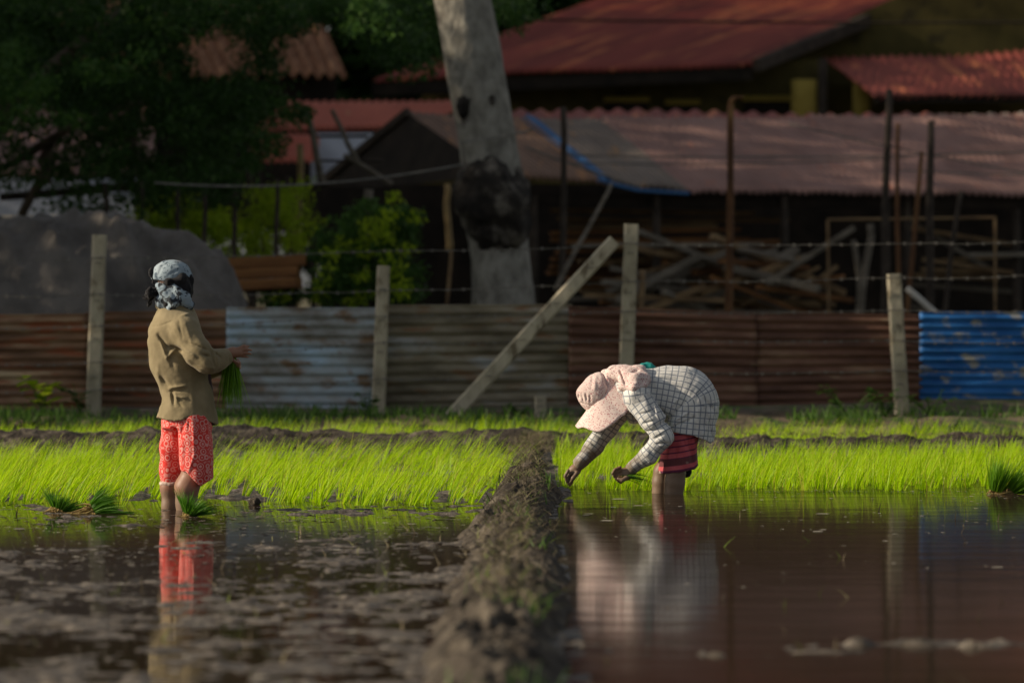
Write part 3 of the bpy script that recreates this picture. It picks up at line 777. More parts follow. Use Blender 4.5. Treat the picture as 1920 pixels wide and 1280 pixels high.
for x0, x1, y0, y1 in ((1135, 1215, 190, 240), (1250, 1310, 195, 240), (1395, 1480, 188, 240)):
    o = MB().poly([P(x0, y1, D_H + 1.17), P(x1, y1, D_H + 1.17), P(x1, y0, D_H + 1.17), P(x0, y0, D_H + 1.17)], (0, -.05, 0)).build('window', M['black'], house)
    MB().beam(P(x0 - 3, y0 - 3, D_H + 1.1), P(x1 + 3, y0 - 3, D_H + 1.1), .08, .08).build('lintel', M['yellowwall'], o)
m = MB(); m.tube([P(1508, 420, D_H + .4), P(1508, 150, D_H + .4)], .2, 20); m.build('column', M['yellowwall'], house, smooth=True)
m = MB(); m.tube([P(1615, 420, D_H + .6), P(1615, 150, D_H + .6)], .13, 16); m.build('column', M['yellowwall'], house, smooth=True)
MB().beam(P(1543, 420, D_H + .3), P(1543, 110, D_H + .3), .13, .13, up=(0, 1, 0)).build('post', M['darkpole'], house)
MB().poly([P(1545, 160, D_H + 2), P(2200, 160, D_H + 2), P(2200, 420, D_H + 2), P(1545, 420, D_H + 2)], (0, .2, 0)).build('wall', M['olivewall'], house)
a, b, c, d = P(1640, 180, D_H - 1.6), P(2200, 178, D_H - 1.2), P(2150, 92, D_H + 1.8), P(1542, 112, D_H + 1.8)
sheet_attr(corr('awning_roof', a, b, c, d, 34, .03, M['redroof'], house, nv=12, sag=.03, seed=13, ragged=.01), a, b, d)
MB().beam(P(1640, 186, D_H - 1.5), P(2200, 184, D_H - 1.1), .1, .14).build('awning_beam', M['black'], house)

# ---- roofs on the left behind the trees
t = thing('lean_to', 'low lean-to with an orange red metal roof and bluish wall, left of the gable', 'shed', (-2.4, 78, .2))
a, b, c, d = P(470, 248, 76), P(760, 240, 76), P(900, 190, 78.6), P(540, 192, 78.6)
sheet_attr(corr('roof', a, b, c, d, 22, .025, M['redroof2'], t, nv=8, seed=16), a, b, d)
a, b, c, d = P(455, 305, 74.5), P(595, 302, 74.5), P(600, 252, 75.6), P(490, 254, 75.6)
sheet_attr(corr('roof', a, b, c, d, 11, .02, M['redroof2'], t, nv=6, seed=17), a, b, d)
MB().poly([P(583, 345, 75.6), P(752, 345, 75.6), P(752, 250, 75.8), P(583, 250, 75.8)], (0, .15, 0)).build('wall', M['whitewall'], t)
MB().beam(P(470, 250, 76.1), P(760, 243, 76.1), .08, .1).build('eave_board', M['black'], t)
for px in (470, 588, 745):
    MB().beam(P(px, 256, 76.6), P(px, 660, 76.6), .1, .1, up=(0, 1, 0)).build('post', M['darkpole'], t)
t = thing('tiled_house', 'old house with a brown clay tile roof seen between the dark leaves', 'house', (-4, 84, .2))
a, b, c, d = P(180, 148, 82), P(650, 142, 82), P(560, -70, 86), P(40, -70, 86)
sheet_attr(corr('roof', a, b, c, d, 20, .055, M['tile'], t, nv=30, sag=.04, seed=18), a, b, d)
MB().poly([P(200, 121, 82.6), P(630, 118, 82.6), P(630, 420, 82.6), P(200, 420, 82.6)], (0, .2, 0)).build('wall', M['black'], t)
t = thing('whitewashed_house', 'bluish white house wall glimpsed through the leaves at left', 'house', (-6, 80, .2))
MB().poly([P(-300, 425, 79), P(275, 425, 79), P(275, 336, 79), P(-300, 336, 79)], (0, .2, 0)).build('wall', M['whitewall'], t)
MB().beam(P(-300, 425, 78.7), P(300, 425, 78.7), .3, .3).build('plinth', M['concrete'], t)
a, b, c, d = P(-300, 330, 79.2), P(290, 324, 79.2), P(290, 190, 83), P(-300, 190, 83)
sheet_attr(corr('roof', a, b, c, d, 26, .025, M['pinkroof'], t, nv=8, seed=19), a, b, d)

# ---- tarp-covered heap
nu, nv = 150, 60
U, V = np.meshgrid(np.linspace(0, 1, nu), np.linspace(-1, 1, nv), indexing='ij')
px = -160 + 622*U
top = np.interp(px, [-160, 0, 60, 110, 190, 280, 340, 400, 440, 462], [440, 424, 428, 422, 424, 432, 455, 488, 520, 575])
zt = H_CAM - (top - HOR)/F_PX*51
Xg = (px - 960)/F_PX*51 + .03*vn(U*9, V*3, 0, 81); Yg = 51 + V*1.5*np.clip(1.15 - U*.25, 0, 2)
Zg = .1 + (zt - .1)*np.clip(1 - np.abs(V)**3.0, 0, 1) + (.12*fbm(U*7, V*3, 0, 2, 82) + .20*(.4 - np.abs(vn(U*9 + V*3, V*3 - U*3, 0, 83))) + .10*(.4 - np.abs(vn(U*21 - V*5, V*6, 0, 84))) - .04)*np.clip(1 - V*V, 0, 1)
t = thing('tarp_heap', 'large heap covered with a wrinkled grey tarp behind the fence at left', 'heap', (-4, 51, .1))
mk('tarp', np.stack([Xg, Yg, Zg], -1).reshape(-1, 3), grid_faces(nu, nv), M['tarp'], t, smooth=True)
for i, (x, y) in enumerate(((30, 424), (120, 424), (205, 430))):
    p = P(x, y - 4, 51)
    MB().beam(p + (-.25, 0, 0), p + (.25, .1, .02), .09, .07, rough=.15, seed=i).build('weight', M['wood'], t)

# ---- stacked orange boards between heap and shrubs
for i, (x0, x1, y, w) in enumerate(((425, 574, 490, .13), (420, 560, 511, .13), (430, 560, 532, .13))):
    m = MB(); m.beam(P(x0, y + 4, 55), P(x1, y - 2, 55 - .1*i), .2, .105, nz=5, rough=.05, seed=i)
    tag(m.build('board', M['orangewood'], loc=P(x0, y, 55)), ['topmost orange brown board behind the end of the tarp heap', 'middle orange brown board behind the end of the tarp heap', 'lowest orange brown board behind the end of the tarp heap'][i], 'board', 'orange boards')
t = thing('board_trestle', 'dark trestle carrying the orange brown boards', 'trestle', P(500, 600, 55.2))
for px in (440, 548):
    MB().beam(P(px, 541, 55.1), P(px, 640, 55.1), .08, .08, up=(0, 1, 0)).build('leg', M['darkpole'], t)
MB().beam(P(430, 543, 55.1), P(560, 542, 55.1), .08, .05).build('rail', M['darkpole'], t)

# ---- bamboo poles and rails at left
bd = 62
pole(562, 270, 552, 600, bd, .045, 'bamboo', 'upright yellow bamboo pole right of the dark tree crown', 'bamboo_pole', 'bamboo poles', seed=21)
pole(572, 200, 606, 345, bd, .04, 'woodgrey', 'grey bamboo slanting down to the right beside the bluish wall', 'bamboo_pole', 'bamboo poles', seed=22)
pole(622, 206, 672, 305, bd, .03, 'woodgrey', 'thin bamboo slanting across the orange red lean-to roof', 'bamboo_pole', 'bamboo poles', seed=23)
pole(645, 290, 735, 345, bd, .03, 'woodgrey', 'thin bamboo slanting over the dark gable', 'bamboo_pole', 'bamboo poles', seed=24)
pole(582, 256, 690, 256, bd, .018, 'darkpole', 'upper level stick tied before the bluish wall', 'stick', 'level sticks', 'stick', seed=25)
pole(590, 301, 720, 303, bd, .018, 'darkpole', 'lower level stick tied before the bluish wall', 'stick', 'level sticks', 'stick', seed=26)
pole(484, 252, 476, 600, bd, .03, 'darkpole', 'dark stake at the right end of the leafy crown', 'stake', 'stakes behind the shrubs', 'stake', seed=27)
pole(538, 330, 545, 600, bd, .05, 'darkpole', 'thick dark stake touching the yellow bamboo', 'stake', 'stakes behind the shrubs', 'stake', seed=28)
pole(692, 355, 660, 600, bd, .06, 'woodgrey', 'grey post leaning among the dark green shrub', 'stake', 'stakes behind the shrubs', 'stake', seed=29)
for i, (x, lab) in enumerate(((197, 'dark stake before the bluish wall, left of the shrub'), (266, 'dark stake at the left edge of the bright shrub'), (333, 'dark stake in the middle of the bright shrub'), (383, 'dark stake right of the middle of the bright shrub'), (440, 'thin dark stake between the two bright shrubs'), (520, 'thin dark stake in the second bright shrub'))):
    pole(x, 350 + rng.uniform(-15, 15), x + rng.uniform(-8, 8), 600, 57.5, .028, 'darkpole', lab, 'stake', 'stakes behind the shrubs', 'stake', seed=31 + i)
pole(0, 370, 300, 345, 60, .05, 'darkpole', 'dark level branch before the bluish wall at left', 'branch', None, 'branch', seed=38)
pole(40, 405, 105, 285, 60, .06, 'darkbark', 'dark leaning branch near the left edge', 'branch', None, 'branch', seed=39)
pole(838, 345, 842, 470, 64, .04, 'bamboo', 'short lit bamboo post just left of the trunk burl', 'bamboo_pole', 'bamboo poles', seed=40)
pole(846, 470, 822, 575, 57, .022, 'wood', 'thin brown stick leaning left of the pale trunk', 'stick', None, 'stick', seed=41)

def sag_wire(pts, d, r, label, mat='cable'):
    q = [P(x, y, d) for x, y in pts]
    o = MB().tube(q, r, 6).build('cable', M[mat], loc=q[0], smooth=True)
    return tag(o, label, 'cable', 'cables across the yard')
def curve(x0, y0, x1, y1, s, n=14): return [(x0 + (x1 - x0)*k, y0 + (y1 - y0)*k + s*4*k*(1 - k)) for k in np.linspace(0, 1, n)]
sag_wire(curve(290, 343, 870, 308, 20), 54.6, .011, 'pale cable sagging from the dark crown to the trunk')
sag_wire(curve(862, 268, 1000, 243, 2), 54.6, .010, 'cable wound round the trunk above the burl')
sag_wire(curve(1000, 37, 2000, 42, 3), 72, .016, 'dark cable crossing the big red roof', 'black')
sag_wire(curve(1056, 290, 1990, 282, 8), 62, .010, 'thin wire level across the pink shed roof')
sag_wire(curve(1056, 306, 1700, 296, 6), 62, .009, 'thin wire just below the level one on the shed roof')
sag_wire(curve(1480, 232, 1960, 330, 5), 62, .009, 'thin wire slanting down to the right over the shed roof')
sag_wire(curve(1680, 318, 2000, 328, 3), 62, .009, 'thin wire between the poles at the right edge')
sag_wire(curve(985, 275, 1200, 350, 3), 63, .014, 'pale cable slanting from the trunk down the shed roof')

# ---- the pale trunk
tr = thing('pale_tree', 'big pale grey tree trunk with a black burl rising behind the fence', 'tree', P(945, 640, 55))
def tube_noise(pts, rad, n=40, seed=0, am=.05, m=90):
    pts = np.asarray(pts, float); k = np.linspace(0, 1, len(pts)); kk = np.linspace(0, 1, m)
    sm = np.stack([np.interp(kk, k, pts[:, i]) for i in range(3)], 1); rr = np.interp(kk, k, rad)
    for _ in range(6):
        sm[1:-1] = .25*sm[:-2] + .5*sm[1:-1] + .25*sm[2:]; rr[1:-1] = .25*rr[:-2] + .5*rr[1:-1] + .25*rr[2:]
    a = np.linspace(0, 2*math.pi, n, endpoint=False)
    r = rr[:, None]*(1 + am*fbm(np.cos(a)[None]*1.6 + seed, np.sin(a)[None]*1.6, kk[:, None]*6, 4, seed))
    V = np.stack([sm[:, 0:1] + r*np.cos(a), sm[:, 1:2] + r*np.sin(a), np.repeat(sm[:, 2:3], n, 1)], -1)
    F = []
    for i in range(m - 1):
        for j in range(n): F.append([i*n + j, i*n + (j+1) % n, (i+1)*n + (j+1) % n, (i+1)*n + j])
    F.append([j for j in range(n)][::-1]); F.append([(m-1)*n + j for j in range(n)])
    return V.reshape(-1, 3), F
spine = [(947, 660), (944, 570), (938, 490), (930, 420), (926, 350), (916, 290), (906, 215), (890, 120), (866, 0), (835, -140), (790, -300)]
v, f = tube_noise([P(x, y, 55) for x, y in spine], [.36, .305, .285, .30, .31, .285, .285, .285, .28, .27, .25], seed=3)
mk('trunk', v, f, M['bark'], tr, smooth=True)
def lump(name, px, py, d, rx, ry, rz, mat, parent, seed, am=.25):
    nu, nv = 40, 24
    th = np.linspace(0, 2*math.pi, nu, endpoint=False); ph = np.linspace(.02, math.pi - .02, nv)
    T, Q = np.meshgrid(th, ph, indexing='ij')
    x, y, z = np.cos(T)*np.sin(Q), np.sin(T)*np.sin(Q), np.cos(Q)
    k = 1 + am*fbm(x*1.7 + seed, y*1.7, z*1.7, 4, seed)
    V = P(px, py, d) + np.stack([x*rx*k, y*ry*k, z*rz*k], -1).reshape(-1, 3)
    F = [[i*nv + j, ((i+1) % nu)*nv + j, ((i+1) % nu)*nv + j + 1, i*nv + j + 1] for i in range(nu) for j in range(nv - 1)]
    return mk(name, V, F, mat, parent, smooth=True)
lump('burl', 923, 378, 54.87, .385, .34, .44, M['burl'], tr, 5)
lump('burl', 930, 432, 54.8, .21, .2, .22, M['burl'], tr, 8)
lump('knot', 874, 200, 54.8, .085, .08, .13, M['burl'], tr, 6)
lump('knot', 922, 188, 54.76, .035, .06, .055, M['burl'], tr, 7)

# ---- foliage
def leaf_cloud(centres, radii, per, size, r, flat=.7):
    n = len(centres)*per
    c = np.repeat(centres, per, 0); rad = np.repeat(np.broadcast_to(radii, (len(centres),)), per)
    d = r.normal(0, 1, (n, 3)); d /= np.linalg.norm(d, axis=1, keepdims=True)
    p = c + d*(rad*r.uniform(.15, 1, n)**.6)[:, None]*np.array([1, 1, flat])
    ax = r.normal(0, 1, (n, 3)); ax[:, 2] -= .4; ax /= np.linalg.norm(ax, axis=1, keepdims=True)
    sd = np.cross(ax, r.normal(0, 1, (n, 3))); sd /= np.linalg.norm(sd, axis=1, keepdims=True)
    L = (size*r.uniform(.6, 1.3, n))[:, None]; W = L*.38
    V = np.stack([p, p + ax*L*.45 + sd*W*.6, p + ax*L, p + ax*L*.45 - sd*W*.6], 1)
    return V.reshape(-1, 3), np.arange(n*4).reshape(-1, 4)

def px_cloud(ells, n, d0, d1, r):
    w = np.array([e[2]*e[3]*(e[4] if len(e) > 4 else 1) for e in ells], float); pick = r.choice(len(ells), n, p=w/w.sum())
    out = []
    for i in pick:
        cx, cy, rx, ry = ells[i][:4]; a = r.uniform(0, 6.28); q = math.sqrt(r.uniform(0, 1))
        out.append(P(cx + rx*q*math.cos(a), cy + ry*q*math.sin(a), r.uniform(d0, d1)))
    return np.array(out)

r2 = np.random.default_rng(12)
dt = thing('leafy_tree', 'dark leafy tree filling the upper left with a drooping crown', 'tree', P(-110, 640, 59))
ells = [(120, 70, 260, 120), (330, 140, 190, 140), (90, 230, 190, 120), (420, 250, 120, 90), (250, 300, 150, 75), (515, 215, 58, 45), (480, 20, 160, 45), (700, 30, 130, 50), (770, 90, 80, 45), (950, 14, 60, 34), (345, 345, 110, 50), (160, 370, 55, 40), (300, 40, 260, 70), (640, 10, 200, 30)]
cen = px_cloud(ells, 800, 57, 62, r2)
cpx = 960 + cen[:, 0]/cen[:, 1]*F_PX; cpy = HOR + (H_CAM - cen[:, 2])/cen[:, 1]*F_PX
gap = np.zeros(len(cen), bool)                        # openings in the crown
for gx, gy, grx, gry in ((400, 85, 75, 42), (590, 95, 70, 50), (225, 208, 40, 16), (290, 268, 45, 22), (60, 50, 40, 22), (85, 285, 30, 40)):
    gap |= ((cpx - gx)/grx)**2 + ((cpy - gy)/gry)**2 < 1
cen = cen[~gap]
v, f = leaf_cloud(cen, r2.uniform(.12, .34, len(cen)), 70, .075, r2)
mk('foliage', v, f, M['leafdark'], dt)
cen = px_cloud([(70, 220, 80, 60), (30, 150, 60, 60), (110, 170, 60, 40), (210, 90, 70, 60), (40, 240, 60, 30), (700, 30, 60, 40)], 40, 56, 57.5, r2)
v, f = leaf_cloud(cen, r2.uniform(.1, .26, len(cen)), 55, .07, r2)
mk('foliage', v, f, M['leafmid'], dt)  # lighter green paints in the few leaves that catch the sun
limbs = [([(-110, 640), (-100, 420), (-60, 300), (20, 200), (140, 90), (260, 0), (360, -120)], [.24, .21, .18, .14, .11, .09, .06]),
         ([(-80, 340), (20, 310), (110, 250), (250, 190), (400, 190)], [.13, .10, .08, .06, .03]),
         ([(110, 250), (75, 300), (95, 345)], [.05, .045, .03]), ([(250, 190), (245, 270), (285, 335)], [.07, .06, .045]),
         ([(140, 90), (300, 60), (520, 20), (760, 10), (960, 5)], [.09, .08, .06, .05, .03])]
for pts, rad in limbs:
    q = np.array([P(x, y, 59 + .3*math.sin(i*1.7)) for i, (x, y) in enumerate(pts)])
    v, f = tube_noise(q, rad, 14, 4, .08, 40)
    mk('branch', v, f, M['darkbark'], dt, smooth=True)

def shrub(name, px, py, d, ells, ncl, per, size, mat, label, rad=(.08, .22), seed=1, extra=None, tips=0):
    r = np.random.default_rng(seed)
    base = P(px, py, d); base[2] = float(ground_z(0, d))
    t = thing(name, label, 'shrub', base)
    c = px_cloud(ells, ncl, d - .5, d + .6, r)
    v, f = leaf_cloud(c, r.uniform(rad[0], rad[1], len(c)), per, size, r)
    mk('foliage', v, f, M[mat], t)
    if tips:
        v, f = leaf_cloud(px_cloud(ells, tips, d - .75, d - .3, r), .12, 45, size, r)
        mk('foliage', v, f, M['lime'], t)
    m = MB()
    for q in c[:14]:
        m.tube([base + r.normal(0, .05, 3)*(1, 1, 0), base*.4 + q*.6 + r.normal(0, .04, 3), q], [.022, .014, .006], 6)
    m.build('stem', M['darkbark'], t)
    if extra:
        m = MB()
        for x, y, s in extra:
            p = P(x, y, d - .55)
            m.tube([p + (0, 0, s), p + (.01, -.02, 0), p + (0, 0, -s)], [s*.3, s*.75, s*.25], 7)
        o = m.build('withered_leaf', M['straw'], t)
shrub('bright_shrub', 345, 600, 58.5, [(330, 425, 75, 60), (290, 405, 40, 40), (390, 440, 60, 50)], 60, 60, .06, 'lime', 'bright green shrub behind the tarp heap, left of the boards', seed=3)  # sun patch on the shrubs is put into the leaf colour
shrub('bright_shrub', 510, 600, 60, [(505, 420, 65, 65), (560, 390, 35, 45), (475, 470, 50, 30)], 60, 60, .06, 'lime', 'yellow green shrub above the orange boards', seed=4)
shrub('dark_shrub', 680, 620, 55.5, [(690, 470, 100, 90), (730, 410, 55, 45), (640, 540, 70, 40), (750, 520, 45, 50), (560, 555, 70, 25)], 150, 70, .06, 'leafmid', 'dark green shrub with pale flecks left of the pale trunk', seed=5, tips=26)

# trees that close the view behind the houses, and the row outside the frame on the left that shades the yard
def big_tree(label, x, y, h, cr, seed, per=900, leaf=.32, ncl=70, name='shade_tree', group=None):
    r = np.random.default_rng(seed)
    t = thing(name, label, 'tree', (x, y, .15), group)
    c0 = np.array([x, y, h - cr*.9])
    d = r.normal(0, 1, (ncl, 3)); d /= np.linalg.norm(d, axis=1, keepdims=True)
    cen = c0 + d*(r.uniform(.2, 1, ncl)**.45)[:, None]*np.array([cr, cr, cr*.95])
    v, f = leaf_cloud(cen, r.uniform(.14, .3, ncl)*cr, per // 10, leaf, r, .8)
    mk('crown', v, f, M['leafdark'], t)
    v, fc = tube_noise([(x, y, 0), (x + .2, y, h*.3), (x, y + .2, h*.6), (x + .2, y, h*.9)], [.38, .3, .2, .05], 12, seed, .06, 24)
    mk('trunk', v, fc, M['darkbark'], t, smooth=True)
    return t
for i, (x, y, h, cr) in enumerate([(-16, 50.0, 11, 5.4), (-19, 60, 13, 6), (-17, 68, 14, 6), (-20, 76, 15, 6.5), (-18, 85, 16, 7), (-20, 95, 16, 7), (-26, 57, 15, 6.5), (-28, 70, 17, 7)]):
    big_tree('broad dark tree of the row left of the yard', x, y, h, cr, 100 + i, ncl=150, per=1500, leaf=.36, group='trees left of the yard')
for i, (x, y, h, cr) in enumerate([(-20, 104, 15, 7.5), (-11, 104, 15, 7.5), (-3, 106, 15, 7.5), (4, 106, 15, 7.5), (12, 106, 15, 7.5)]):
    big_tree('dark tree standing far behind the houses and roofs', x, y, h, cr, 200 + i, ncl=230, per=1400, leaf=.5, name='far_tree', group='trees behind the houses')

# ================================================================== PEOPLE (implicit surfaces, one continuous skin per body)
def smin(a, b, k):
    h = np.maximum(k - np.abs(a - b), 0) / k
    return np.minimum(a, b) - h*h*k*.25

class Field:
    def __init__(s, lo, hi, h):
        s.lo = np.array(lo, float); s.h = h
        s.n = np.ceil((np.array(hi) - s.lo)/h).astype(int) + 1
        s.ax = [s.lo[i] + h*np.arange(s.n[i]) for i in range(3)]
        s.F = np.full(s.n, .2, np.float32)
    def block(s, lo, hi):
        a = np.clip(np.floor((np.array(lo) - s.lo)/s.h).astype(int), 0, s.n); b = np.clip(np.ceil((np.array(hi) - s.lo)/s.h).astype(int) + 1, 0, s.n)
        sl = tuple(slice(x, y) for x, y in zip(a, b))
        return sl, s.ax[0][sl[0]][:, None, None], s.ax[1][sl[1]][None, :, None], s.ax[2][sl[2]][None, None, :]
    def cone(s, a, b, ra, rb, k=.025):
        a = np.array(a, float); b = np.array(b, float); m = max(ra, rb) + .06
        sl, x, y, z = s.block(np.minimum(a, b) - m, np.maximum(a, b) + m)
        d = b - a; L2 = max(d @ d, 1e-9)
        t = np.clip(((x - a[0])*d[0] + (y - a[1])*d[1] + (z - a[2])*d[2])/L2, 0, 1)
        r = np.sqrt((x - a[0] - t*d[0])**2 + (y - a[1] - t*d[1])**2 + (z - a[2] - t*d[2])**2)
        s.F[sl] = smin(s.F[sl], r - (ra + t*(rb - ra)), k)
        return s
    def chain(s, pts, rs, k=.025):
        for i in range(len(pts) - 1): s.cone(pts[i], pts[i+1], rs[i], rs[i+1], k)
        return s
    def ell(s, c, r, k=.02, rot=None):
        c = np.array(c, float); r = np.array(r, float); m = r.max() + .05
        sl, x, y, z = s.block(c - m, c + m)
        X, Y, Z = np.broadcast_arrays(x - c[0], y - c[1], z - c[2])
        if rot is not None:
            R = np.array(rot, float)      # rows: local axes
            X, Y, Z = (R[i][0]*X + R[i][1]*Y + R[i][2]*Z for i in range(3))
        q = np.sqrt((X/r[0])**2 + (Y/r[1])**2 + (Z/r[2])**2)
        g = np.sqrt((X/r[0]**2)**2 + (Y/r[1]**2)**2 + (Z/r[2]**2)**2) + 1e-6
        s.F[sl] = smin(s.F[sl], q*(q - 1)/g, k)
        return s
    def loftz(s, zs, xl, xr, ry, y0=None, p=2.2, k=.02):
        """upright body of elliptical section, silhouette given per height"""
        zs = np.array(zs); o = np.argsort(zs); zs = zs[o]; xl = np.array(xl)[o]; xr = np.array(xr)[o]; ry = np.array(ry)[o]
        y0 = np.zeros(len(zs)) if y0 is None else np.array(y0)[o]
        z = s.ax[2]
        def ip(v):
            q = np.interp(z, zs, v)
            for _ in range(3): q = np.convolve(np.pad(q, 2, 'edge'), [.1, .2, .4, .2, .1], 'valid')
            return q[None, None, :]
        A, B, R, C = ip(xl), ip(xr), ip(ry), ip(y0)
        cx = (A + B)/2; rx = (B - A)/2
        x = s.ax[0][:, None, None]; y = s.ax[1][None, :, None]
        q = (np.abs((x - cx)/rx)**p + np.abs((y - C)/R)**p)**(1/p)
        d = (q - 1)*np.minimum(rx, R)
        d = np.maximum(d, np.maximum(z - zs[-1], zs[0] - z)[None, None, :])
        s.F = smin(s.F, d, k).astype(np.float32)
        return s
    def spine(s, pts, rn, ry, p=2.2, k=.02):
        """body along a bent spine in the x-z plane; returns arc length and side coordinate too"""
        pts = np.array(pts, float)
        sd = [(pts[0])]
        kk = np.linspace(0, len(pts) - 1, 60); P2 = np.stack([np.interp(kk, range(len(pts)), pts[:, i]) for i in (0, 1)], 1)
        RN = np.interp(kk, range(len(pts)), rn); RY = np.interp(kk, range(len(pts)), ry)
        for _ in range(12):
            P2[1:-1] = .25*P2[:-2] + .5*P2[1:-1] + .25*P2[2:]
        x = s.ax[0][:, None]; z = s.ax[2][None, :]
        best = np.full((len(s.ax[0]), len(s.ax[2])), 1e9); bn = best*0 + .1; by = best*0 + .1
        for i in range(len(P2) - 1):
            a, d = P2[i], P2[i+1] - P2[i]
            t = np.clip(((x - a[0])*d[0] + (z - a[1])*d[1])/(d @ d + 1e-12), 0, 1)
            dd = np.hypot(x - a[0] - t*d[0], z - a[1] - t*d[1])
            m = dd < best
            best = np.where(m, dd, best); bn = np.where(m, RN[i] + t*(RN[i+1] - RN[i]), bn); by = np.where(m, RY[i] + t*(RY[i+1] - RY[i]), by)
        q = ((best/bn)[:, None, :]**p + (np.abs(s.ax[1])[None, :, None]/by[:, None, :])**p)**(1/p)
        s.F = smin(s.F, (q - 1)*np.minimum(bn, by)[:, None, :], k).astype(np.float32)
        s.curve = P2
        return s
    def grid(s):
        return s.ax[0][:, None, None], s.ax[1][None, :, None], s.ax[2][None, None, :]
    def cut(s, d): s.F = np.maximum(s.F, d).astype(np.float32); return s
    def fold(s, a, b, amp, w, r=.05):
        """crease (amp > 0) or ridge (amp < 0) along a segment"""
        a = np.array(a, float); b = np.array(b, float); m = 3*w + .02
        sl, x, y, z = s.block(np.minimum(a, b) - [m, r*3, m], np.maximum(a, b) + [m, r*3, m])
        d = b - a; t = np.clip(((x - a[0])*d[0] + (z - a[2])*d[2])/(d[0]**2 + d[2]**2 + 1e-9), 0, 1)
        q = (x - a[0] - t*d[0])**2 + (z - a[2] - t*d[2])**2
        s.F[sl] += (amp*np.exp(-q/w**2)*np.exp(-((y - a[1] - t*d[1])/(2*r))**2)*(.35 + .65*np.sin(math.pi*np.clip(t*.9 + .05, 0, 1)))).astype(np.float32)
        return s
    def rumple(s, amp, f, seed, st=(1, 1, 1)):
        x, y, z = s.grid(); near = np.abs(s.F) < .05
        i = np.argwhere(near); p = s.lo + i*s.h
        s.F[near] += (amp*fbm(p[:, 0]*f*st[0], p[:, 1]*f*st[1], p[:, 2]*f*st[2], 3, seed)).astype(np.float32)
        return s
    def creases(s, amp, f, seed, st=(1, 1, 1), rot=0.0):
        near = np.abs(s.F) < .05
        i = np.argwhere(near); p = s.lo + i*s.h
        c, k = math.cos(rot), math.sin(rot)
        u, w = c*p[:, 0] + k*p[:, 2], -k*p[:, 0] + c*p[:, 2]
        q = .5*vn(p[:, 0]*5, p[:, 1]*5, p[:, 2]*5, seed + 9)
        n1 = np.abs(vn(u*f*st[0] + q, p[:, 1]*f*st[1], w*f*st[2] + q, seed)); n2 = np.abs(vn(u*f*2.1*st[0], p[:, 1]*f*2.1*st[1], w*f*2.1*st[2] + q, seed + 3))
        m = np.clip(.6 + .9*vn(p[:, 0]*7, p[:, 1]*7, p[:, 2]*7, seed + 5), 0, 1.3)
        s.F[near] += (amp*m*((.35 - n1) + .5*(.35 - n2))).astype(np.float32)
        return s
    def mesh(s):
        F = s.F; S = F < 0; nx, ny, nz = F.shape
        c = np.zeros((nx-1, ny-1, nz-1), np.int8)
        for dx in (0, 1):
            for dy in (0, 1):
                for dz in (0, 1): c += S[dx:nx-1+dx, dy:ny-1+dy, dz:nz-1+dz]
        act = np.argwhere((c > 0) & (c < 8)); N = len(act)
        idx = np.full(c.shape, -1, np.int64); idx[tuple(act.T)] = np.arange(N)
        acc = np.zeros((N, 3)); cnt = np.zeros(N)
        corners = [(a, b, d) for a in (0, 1) for b in (0, 1) for d in (0, 1)]
        for A in corners:
            for ax in range(3):
                if A[ax] == 0:
                    B = list(A); B[ax] = 1
                    fa = F[act[:, 0]+A[0], act[:, 1]+A[1], act[:, 2]+A[2]]; fb = F[act[:, 0]+B[0], act[:, 1]+B[1], act[:, 2]+B[2]]
                    m = (fa < 0) != (fb < 0); t = np.where(m, fa/np.where(np.abs(fa - fb) < 1e-9, 1, fa - fb), 0)
                    p = np.tile(np.array(A, float), (N, 1)); p[:, ax] += t
                    acc += p*m[:, None]; cnt += m
        V = s.lo + (act + acc/cnt[:, None])*s.h
        Q = []
        for ax in range(3):
            u, v = [(1, 2), (2, 0), (0, 1)][ax]
            sl0 = [slice(1, -1)]*3; sl0[ax] = slice(0, -1); sl1 = list(sl0); sl1[ax] = slice(1, None)
            a = S[tuple(sl0)]; b = S[tuple(sl1)]
            for inside in (True, False):
                e = np.argwhere((a != b) & (a == inside))
                if not len(e): continue
                off = np.ones(3, int); off[ax] = 0; e = e + off
                def g(du, dv):
                    q = e.copy(); q[:, u] += du; q[:, v] += dv; return idx[tuple(q.T)]
                quad = np.stack([g(-1, -1), g(0, -1), g(0, 0), g(-1, 0)], 1)
                Q.append(quad if inside else quad[:, ::-1])
        Q = np.concatenate(Q); Q = Q[(Q >= 0).all(1)]
        for _ in range(2):                     # light relaxation takes the grid steps away
            A = np.zeros_like(V); k = np.zeros(len(V))
            for i in range(4):
                j = (i + 1) % 4
                np.add.at(A, Q[:, i], V[Q[:, j]]); np.add.at(A, Q[:, j], V[Q[:, i]]); np.add.at(k, Q[:, i], 1); np.add.at(k, Q[:, j], 1)
            V = V*.5 + .5*A/np.maximum(k, 1)[:, None]
        return V, Q

def put(name, fld, mat, person, attr=None):
    v, q = fld.mesh()
    base = np.array(person.location)
    at = {'cloth': attr(v)} if attr else None
    return mk(name, v + base, q, M[mat], person, smooth=True, attrs=at)

def to_seg(p, a, b):
    a = np.array(a, float); b = np.array(b, float); d = b - a
    t = np.clip(((p - a) @ d)/(d @ d), 0, 1)
    return np.linalg.norm(p - a - t[:, None]*d, axis=1), t, np.linalg.norm(d)

